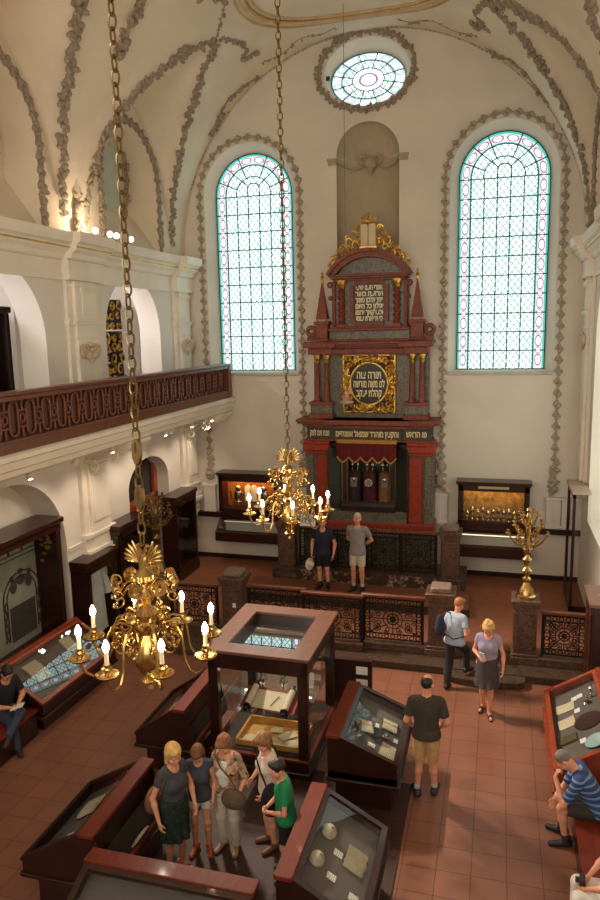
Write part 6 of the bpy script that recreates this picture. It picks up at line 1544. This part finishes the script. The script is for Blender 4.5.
def striped(name, c1, c2, per, axis='Z', w=.5):
    m, nt, b = nodes(name); tc = N(nt,'ShaderNodeTexCoord'); sp = N(nt,'ShaderNodeSeparateXYZ'); nt.links.new(tc.outputs['Object'], sp.inputs[0])
    def mt(op, a, c):
        n = N(nt,'ShaderNodeMath', operation=op); nt.links.new(a, n.inputs[0]); n.inputs[1].default_value = c; return n.outputs[0]
    f = mt('LESS_THAN', mt('FRACT', mt('MULTIPLY', sp.outputs[axis], 1/per), 0), w)
    mx = N(nt,'ShaderNodeMixRGB'); nt.links.new(f, mx.inputs['Fac']); mx.inputs['Color1'].default_value = c1; mx.inputs['Color2'].default_value = c2
    nt.links.new(mx.outputs[0], b.inputs['Base Color']); b.inputs['Roughness'].default_value = .9; return m
def patterned(name, cols, sc=22):
    m, nt, b = nodes(name); v_ = coords(nt); vo = N(nt,'ShaderNodeTexVoronoi'); vo.inputs['Scale'].default_value = sc; nt.links.new(v_, vo.inputs['Vector'])
    col = ramp(nt, vo.outputs['Color'], [(i/(len(cols)-1)*.8+.1,c) for i,c in enumerate(cols)]); nt.links.new(col, b.inputs['Base Color']); b.inputs['Roughness'].default_value = .9; return m
# ================================================================ THE VISITORS
BLOND = plain('blond hair', lin(206,164,96), .6, var=.25, scale=30); SANDY = plain('sandy hair', lin(168,116,66), .6, var=.25, scale=30); AUB = plain('auburn curls', lin(138,90,58), .6, var=.3, scale=30)
BROWNH = plain('brown hair', lin(110,72,42), .6, var=.25, scale=30); DARKH = plain('dark hair', lin(36,28,24), .5, var=.2, scale=30); GREYH = plain('grey hair', lin(120,108,98), .7, var=.2, scale=30); WHITEH = plain('white hair', lin(205,200,192), .7, var=.12, scale=30)
BLK = cloth('black cloth', lin(26,25,26)); BLKSHOE = plain('black shoe', lin(28,24,24), .5); BRNSHOE = plain('brown shoe', lin(110,66,42), .6); SOCK = cloth('sock', lin(190,184,176))
# left group among the cases
person('woman with a blond bob, dark grey t-shirt and dark green skirt, arm hanging',(-3.63,7.02,.02),-118,1.70,
  dict(head=(-18,18), elr=(.26,-.06,1.12), wrr=(.27,.06,.86), ell=(-.25,.02,1.12), wrl=(-.2,.16,.92), twist=8), 'f', cloth('dark grey jersey',lin(66,68,72)), .45, .84, (.085,.05),
  'skirt', .52, patterned('dark green print',[lin(24,46,34),lin(20,30,26),lin(40,66,48)],30), 'bob', BLOND, 'sandal', BRNSHOE, skirt_flare=.13, build=.92)
person('girl with tied brown hair, dark sleeveless top and white shorts, looking down',(-3.47,7.42,.02),-165,1.5,
  dict(head=(5,38), elr=(.24,-.02,1.12), wrr=(.16,.14,.95), ell=(-.22,-.02,1.12), wrl=(-.2,.08,.88)), 'f', cloth('slate vest',lin(64,68,78)), .1, .87, (.07,.03),
  'shorts', .42, cloth('white shorts',lin(222,216,206)), 'bob', BROWNH, 'shoe', plain('coral shoe',lin(170,80,54),.6), build=.88)
FLOR = patterned('floral jacket',[lin(60,50,44),lin(176,120,96),lin(204,176,140),lin(110,92,70),lin(190,160,150)],26)
pw, J, k, HP = person('woman with auburn curls in a floral jacket over a white top and pale trousers',(-3.15,7.55,.02),178,1.59,
  dict(head=(0,30), elr=(.25,-.02,1.12), wrr=(.23,.10,.90), ell=(-.27,-.02,1.12), wrl=(-.24,.18,.99), cul=.6), 'f', FLOR, .98, .86, (.10,.02),
  'trousers', 1, cloth('pale trousers',lin(196,182,160)), 'curls', AUB, 'shoe', plain('beige shoe',lin(150,120,96),.7), build=1.06)
S_ = Solid(); S_.ell((0,.075*k,1.20*k),(.095*k,.085*k,.27*k)); S_.cut((0,0,1),1.40*k); S_.cut((0,-1,0),-.06*k); S_.cut((0,0,-1),-.93*k)
for q in (-1,1): S_.ell((q*.06*k,.10*k,1.24*k),(.07*k,.068*k,.08*k),None,.04)
solid_obj('blouse', S_, cloth('white blouse',lin(228,218,204)), pw, .009)
person('woman with brown hair in a pale shirt, carrying a black shoulder bag',(-2.66,7.72,.02),128,1.58,
  dict(head=(20,30), elr=(.22,.03,1.12), wrr=(.13,.2,1.02), ell=(-.23,-.02,1.12), wrl=(-.16,.14,.92)), 'f', cloth('pale rose shirt',lin(222,196,182)), .55, .84, (.085,.05),
  'shorts', .85, cloth('dark shorts',lin(40,38,42)), 'bob', plain('brown blond hair',lin(140,96,54),.6,var=.3,scale=30), 'shoe', BRNSHOE)
boy, J, k, HP = person('boy in a green t-shirt and black shorts with hands clasped',(-2.31,7.3,.02),112,1.52,
  dict(head=(18,14), elr=(.22,.06,1.10), wrr=(.06,.26,1.02), ell=(-.24,.04,1.10), wrl=(-.02,.26,1.0), pnr=(-1,0,0), pnl=(1,0,0), hdr=(-.8,.6,-.1), hdl=(.8,.6,-.1), thr=(0,0,1), thl=(0,0,1), cur=.6, cul=.6,
   knl=(-.10,.05,.50), anl=(-.12,.0,.085), lean=4), 'c', cloth('green t-shirt',lin(30,132,82)), .62, .86, (.07,.015), 'shorts', .8, BLK, 'short', DARKH, 'shoe', plain('grey trainer',lin(84,80,80),.7), sock=cloth('dark sock',lin(50,46,46)))
mb = MB(); random.seed(11)
for i in range(16):                      # splashed print on the chest
    x, z = random.uniform(-.07,.07), random.uniform(-.10,.10); mb.mi = i % 3; y = .1275+.0-(x*x)*2.6
    mb.ball((x*k, y*k+.006, (1.18+z)*k), (.016*k,.003,.022*k), 7, 4)
mb.build('print', [cloth('print white',lin(214,220,214)),cloth('print blue',lin(70,110,160)),cloth('print orange',lin(206,150,80))], boy)
# right aisle
person('balding man seen from behind in an olive t-shirt and khaki cargo shorts',(-.84,9.22,0),6,1.80,
  dict(head=(-32,4), elr=(.265,-.02,1.12), wrr=(.2,.17,.95), ell=(-.265,-.02,1.12), wrl=(-.2,.17,.95), anl=(-.12,.0,.085), anr=(.12,.06,.085)), 'm', cloth('olive t-shirt',lin(62,54,44)), .72, .88, (.075,.01),
  'shorts', .92, cloth('khaki cargo',lin(186,148,98)), 'thin', DARKH, 'shoe', plain('dark trainer',lin(50,44,46),.6), sock=SOCK, build=1.02)
bw, JB, kb, HPB = person('woman in a pale blue t-shirt and black trousers stepping up to the podium',(-.67,12.42,0),-22,1.66,
  dict(hip=(.0,.06,.94), lean=10, head=(-8,16), knr=(.10,.38,.66), anr=(.10,.42,.27), knl=(-.09,.04,.49), anl=(-.08,-.08,.085), elr=(.25,.02,1.14), wrr=(.2,.26,1.08), ell=(-.24,.0,1.14), wrl=(-.14,.16,.98)), 'f', cloth('pale blue jersey',lin(170,184,204)), .6, .88, (.075,.02),
  'trousers', 1, cloth('charcoal trousers',lin(40,38,40)), 'short', SANDY, 'shoe', BLKSHOE, build=1.06)
person('blond woman in a lavender t-shirt and dark skirt walking toward the cases',(-.05,11.72,0),176,1.68,
  dict(head=(0,38), knr=(.08,.06,.50), anr=(.075,-.08,.10), anl=(-.06,.14,.085), knl=(-.07,.14,.50), elr=(.24,-.02,1.14), wrr=(.13,.17,1.10), ell=(-.26,.0,1.12), wrl=(-.27,.16,.92), pnr=(-.6,-.8,0)), 'f', cloth('lavender jersey',lin(152,142,164)), .42, .90, (.085,.03),
  'skirt', .55, cloth('dark grey skirt',lin(70,64,64)), 'curls', BLOND, 'sandal', plain('dark sandal',lin(60,42,34),.6), skirt_flare=.15)
nv, JN, kn_, HPN = person('man in a navy polo shirt and black shorts holding a pale hat before the ark',(-3.86,15.62,.5),178,1.72,
  dict(head=(0,-8), elr=(.28,-.04,1.12), wrr=(.27,.06,.88), ell=(-.28,-.04,1.12), wrl=(-.27,.06,.88), cur=.9), 'm', cloth('navy polo',lin(34,36,58)), .6, .84, (.075,.04), 'shorts', .85, BLK, 'thin', GREYH, 'shoe', BLKSHOE, sock=cloth('black sock',lin(40,38,38)), build=1.05)
person('white haired man in a grey t-shirt and pale shorts, hands behind his back',(-3.04,15.62,.5),172,1.86,
  dict(head=(14,-14), elr=(.27,-.14,1.14), wrr=(.06,-.21,.98), ell=(-.27,-.14,1.14), wrl=(-.06,-.21,.98), pnr=(0,-1,0), pnl=(0,-1,0), hdr=(-1,0,-.2), hdl=(1,0,-.2), thr=(0,0,1), thl=(0,0,1)), 'm', cloth('grey t-shirt',lin(146,138,134)), .66, .84, (.085,.02),
  'shorts', .8, cloth('pale shorts',lin(206,196,170)), 'crop', WHITEH, 'shoe', BLKSHOE, sock=cloth('short white sock',lin(200,196,190)))
# seated
person('seated man with glasses and a dark t-shirt, jeans crossed, at the left edge',(-7.58,9.0,0),-112,1.76,
  dict(hip=(0,-.06,.55), lean=14, head=(0,18), knr=(.13,.40,.50), anr=(.10,.46,.085), knl=(-.02,.42,.62), anl=(.30,.58,.42), ftl=(.7,.7,-.1), elr=(.27,.12,.74), wrr=(.08,.32,.71), ell=(-.27,.10,.74), wrl=(-.06,.30,.70), pnr=(0,0,-1), pnl=(0,0,1), hdr=(-.8,.6,0), hdl=(.8,.6,0), thr=(0,1,0), thl=(0,1,0), cur=.7, cul=.6), 'm', cloth('dark t-shirt',lin(36,36,40)), .7, .88, (.075,.01),
  'trousers', 1, cloth('blue jeans',lin(58,68,86)), 'short', DARKH, 'shoe', plain('brown boot',lin(58,44,36),.6), glasses=True)
st, JS, ks, HPS = person('seated grey haired man in a blue striped shirt, chin on hand, beside the right case',(1.28,8.72,0),82,1.76,
  dict(hip=(0,-.08,.56), lean=34, head=(4,26), knl=(-.13,.36,.52), anl=(-.13,.30,.085), knr=(.12,.40,.50), anr=(.10,.36,.085), ell=(-.2,.34,.60), wrl=(-.03,.45,.86), elr=(.2,.36,.60), wrr=(.08,.44,.50), pnl=(.3,-1,.2), hdl=(0.1,-.25,1), thl=(1,0,0), cul=.9, hdr=(-.2,.4,-.9), pnr=(-1,0,0)), 'm', striped('blue stripes',lin(44,70,118),lin(112,140,176),.075,'Z',.35), .75, .88, (.08,.02),
  'shorts', .85, cloth('dark grey shorts',lin(54,50,48)), 'crop', GREYH, 'shoe', BLKSHOE, sock=cloth('grey sock',lin(60,56,54)), build=1.08)
wt, JW, kw, HPW = person('seated person in white trousers at the bottom right corner, mostly beyond the frame',(1.36,7.26,0),86,1.72,
  dict(hip=(0,-.06,.56), lean=-4, knl=(-.12,.40,.53), anl=(-.12,.42,.085), knr=(.12,.40,.53), anr=(.12,.42,.085), ell=(-.24,.14,.80), wrl=(-.1,.34,.64), elr=(.24,.14,.8), wrr=(.1,.3,.64)), 'f', cloth('white top',lin(214,208,200)), .6, .88, (.08,.02),
  'trousers', 1, cloth('white trousers',lin(226,220,210)), 'bob', BROWNH, 'shoe', BLKSHOE)
# things the visitors carry
def strap_bag(name, label, mat, sol, strap, cat='bag'):
    t = thing(name, (0,0,0), label, cat); solid_obj('bag_body', sol, mat, t, .011); mb = MB(); mb.tube(strap, .011, 6); mb.build('strap', mat, t); return t
def W(o, p):
    M_ = Matrix.Translation(o.location) @ Matrix.Rotation(o.rotation_euler.z,4,'Z'); return M_ @ V3(p)
def boxbag(c, r_, rz): q = [list(x) for x in Matrix.Rotation(R(rz),3,'Z')]; return Solid().ell(c,r_,q).ell((c[0],c[1],c[2]-r_[2]*.35),(r_[0]*.98,r_[1]*1.05,r_[2]*.7),q,.05)
ppl = {o['label'][:14]: o for o in C.objects if o.name.startswith('person') and o.parent is None}
P = lambda s: next(o for kk, o in ppl.items() if s.startswith(kk))
a = P('woman with auburn curls'); c = W(a,(-.16,.19,.86)); sol = boxbag(c,(.15,.06,.13),178)
strap_bag('shoulder_bag','olive brown bag hanging across the woman in the floral jacket',cloth('khaki canvas',lin(96,80,58)),sol,[W(a,p) for p in ((-.2,.16,.95),(-.12,.17,1.1),(-.0,.185,1.24),(.09,.14,1.37),(.12,.0,1.42),(.1,-.12,1.36),(-.05,-.16,1.15),(-.2,-.06,.95))])
a = P('woman with brown hair in a'); c = W(a,(-.22,.02,.86)); sol = boxbag(c,(.09,.15,.16),128)
strap_bag('shoulder_bag','black shoulder bag at the hip of the woman in the pale shirt',BLK,sol,[W(a,p) for p in ((-.2,.1,.98),(-.1,.145,1.15),(.02,.15,1.27),(.11,.07,1.37),(.12,-.03,1.39),(.05,-.12,1.3),(-.1,-.13,1.1),(-.2,-.06,.98))])
a = P('woman with a blond bob'); c = W(a,(.15,-.17,.98)); sol = boxbag(c,(.13,.07,.17),-118)
strap_bag('shoulder_bag','tan leather bag slung behind the woman with the blond bob',plain('tan leather',lin(128,84,58),.6),sol,[W(a,p) for p in ((.14,-.2,1.1),(.14,-.12,1.32),(.13,.0,1.43),(.15,.07,1.36),(.2,.02,1.15),(.2,-.12,1.06))])
c = W(bw,(-.20,-.13,1.22)); sol = boxbag(c,(.08,.1,.2),-22)
strap_bag('backpack','dark blue bag on the shoulder of the woman stepping up',cloth('dark navy canvas',lin(46,50,68)),sol,[W(bw,p) for p in ((-.18,-.09,1.38),(-.14,.02,1.44),(-.05,.13,1.36),(.1,.16,1.2),(.18,.06,1.02),(.05,-.1,1.0),(-.14,-.15,1.1))])
def hatmesh(t_):
    mb = MB(); mb.lathe([(0,.09),(.05,.085),(.075,.06),(.08,.0),(.14,-.015),(.145,-.01)], n=20); return mb
p = W(nv,(.30,.10,.60)); mb = hatmesh(0); o = mb.build('hat', plain('straw white hat',lin(226,206,186),.8), None); o.matrix_world = Matrix.Translation(p) @ Matrix.Rotation(R(80),4,'X') @ Matrix.Rotation(R(60),4,'Y'); tag(o,'pale sun hat held at the side by the man in the navy polo','hat'); OFF[o.name] = V3((0,0,0))
a = P('seated man with glasses'); p = W(a,(.02,.42,.74)); mb = MB(); mb.box(-.07,.07,-.1,.1,-.006,.006,.002); mb.box(-.068,.068,-.098,.098,.006,.012,.002)
o = mb.build('notebook', CARD, None); o.matrix_world = Matrix.Translation(p) @ Matrix.Rotation(R(-70),4,'Z') @ Matrix.Rotation(R(18),4,'X'); tag(o,'small white notebook in the hands of the man with glasses','notebook'); OFF[o.name] = V3((0,0,0))
a = P('blond woman in a lavender'); p = W(a,(.07,.26,1.12)); mb = MB(); mb.box(-.05,.05,-.004,.004,-.09,.09,.002)
o = mb.build('leaflet', CARD, None); o.matrix_world = Matrix.Translation(p) @ Matrix.Rotation(R(150),4,'Z') @ Matrix.Rotation(R(-25),4,'X'); tag(o,'white leaflet in the hand of the woman in lavender','leaflet'); OFF[o.name] = V3((0,0,0))
p = W(wt,(-.03,.36,.67)); mb = MB(); mb.box(-.06,.06,-.03,.03,-.04,.04,.01); mb.lathe([(.028,.03),(.03,.07),(.02,.07)], n=14, ax='y')
o = mb.build('camera', BLKSHOE, None); o.matrix_world = Matrix.Translation(p) @ Matrix.Rotation(R(86),4,'Z'); tag(o,'small black camera in the lap of the person in white trousers','camera'); OFF[o.name] = V3((0,0,0))
# ================================================================ LIGHT AND CAMERA
def lamp(kind, name, loc, energy, color, rot=None, target=None, **k):
    d = bpy.data.lights.new(name, kind); d.energy = energy; d.color = color
    for a, v_ in k.items(): setattr(d, a, v_)
    o = bpy.data.objects.new(name, d); C.objects.link(o); o.location = loc
    if target is not None: o.rotation_euler = (Vector(target)-Vector(loc)).to_track_quat('-Z','Y').to_euler()
    return o
w = bpy.data.worlds.new('World'); bpy.context.scene.world = w; w.use_nodes = True
w.node_tree.nodes['Background'].inputs[0].default_value = (.8,.85,.9,1); w.node_tree.nodes['Background'].inputs[1].default_value = .25
# glowing panes added to light the hall from right and rear, beyond the picture
FILLGLOW = emit('added light pane', (1,.95,.87,1), 3.0); SIDEFILL = emit('added side light pane', (1,.93,.82,1), .7)
for i, c in enumerate(YC[:3]):
    mb = MB(); mb.holed(arch(c,8.9,9.85,1.15), [], lambda p: (XR+.6,p[0],p[1])); struct(mb, 'window_%d' % (4+i), SIDEFILL)  # assumed lunette windows, added as a dim side light
for i, x in enumerate((-6.2,-3.1,0)):
    mb = MB(); mb.holed(arch(x,5.4,10,1.1), [], lambda p: (p[0],YB+.05,p[1])); struct(mb, 'window_%d' % (7+i), FILLGLOW)  # assumed rear windows; panes added to brighten the hall
WARM = (1,.72,.45)
# cornice floodlights shining across the hall
for y in (12.75,13.35,13.65,14.2):
    lamp('SPOT','cornice_flood',(-7.45,y,8.55),800,(1,.85,.70),target=(.7,y-3.8,0),spot_size=R(58),spot_blend=.8,shadow_soft_size=.08)
# unseen point lights added to brighten the passage behind the upper arches
for y in (9.8,14.9): lamp('POINT','passage_fill',(-9.6,y,7.6),55,(.95,.92,1),shadow_soft_size=.2)
for y in (8.08,12.78): lamp('POINT','pinnacle_uplight',(XL+.42,y,8.62),17,(1,.78,.54),shadow_soft_size=.04)
# gallery spotlights washing the lower left wall
for y, tx in ((9.6,-8.3),(10.9,-8.1),(12.15,-7.9),(13.58,-8.0),(14.6,-8.4),(15.9,-7.9),(17.0,-8.0)):
    lamp('SPOT','gallery_spot',(-7.18,y,4.18),22,(1,.78,.60),target=(tx,y-.2,1.6),spot_size=R(110),spot_blend=.8,shadow_soft_size=.05)
# light thrown by the candle bulbs
for y, z in ((5.69,3.85),(10.42,3.95)):
    for i in range(4):
        a = PI/4+PI/2*i; lamp('POINT','candle_light',(XC+.62*cos(a),y+.62*sin(a),z+.1),3.2,(1,.70,.38),shadow_soft_size=.04)
cam = bpy.data.cameras.new('Camera'); co = bpy.data.objects.new('Camera', cam); C.objects.link(co)
yaw, pitch, roll = .273270659, .16474762, -.0198932915
fwd = Vector((-sin(yaw)*cos(pitch), cos(yaw)*cos(pitch), -sin(pitch))); rt = Vector((cos(yaw),sin(yaw),0)); up = rt.cross(fwd)
r2 = rt*cos(roll)+up*sin(roll); u2 = up*cos(roll)-rt*sin(roll)
co.matrix_world = Matrix(((r2.x,u2.x,-fwd.x,0),(r2.y,u2.y,-fwd.y,0),(r2.z,u2.z,-fwd.z,6.5),(0,0,0,1)))
cam.sensor_fit = 'VERTICAL'; cam.sensor_height = 24; cam.lens = 710.867/900*24; cam.clip_start = .05
sc = bpy.context.scene; sc.camera = co
vs_ = sc.view_settings; vs_.view_transform = 'Standard'; vs_.look = 'None'; vs_.exposure = .9; vs_.gamma = 1; vs_.use_curve_mapping = False
sc.cycles.use_denoising = True; sc.cycles.max_bounces = 8; sc.cycles.transparent_max_bounces = 16; sc.cycles.sample_clamp_indirect = 4
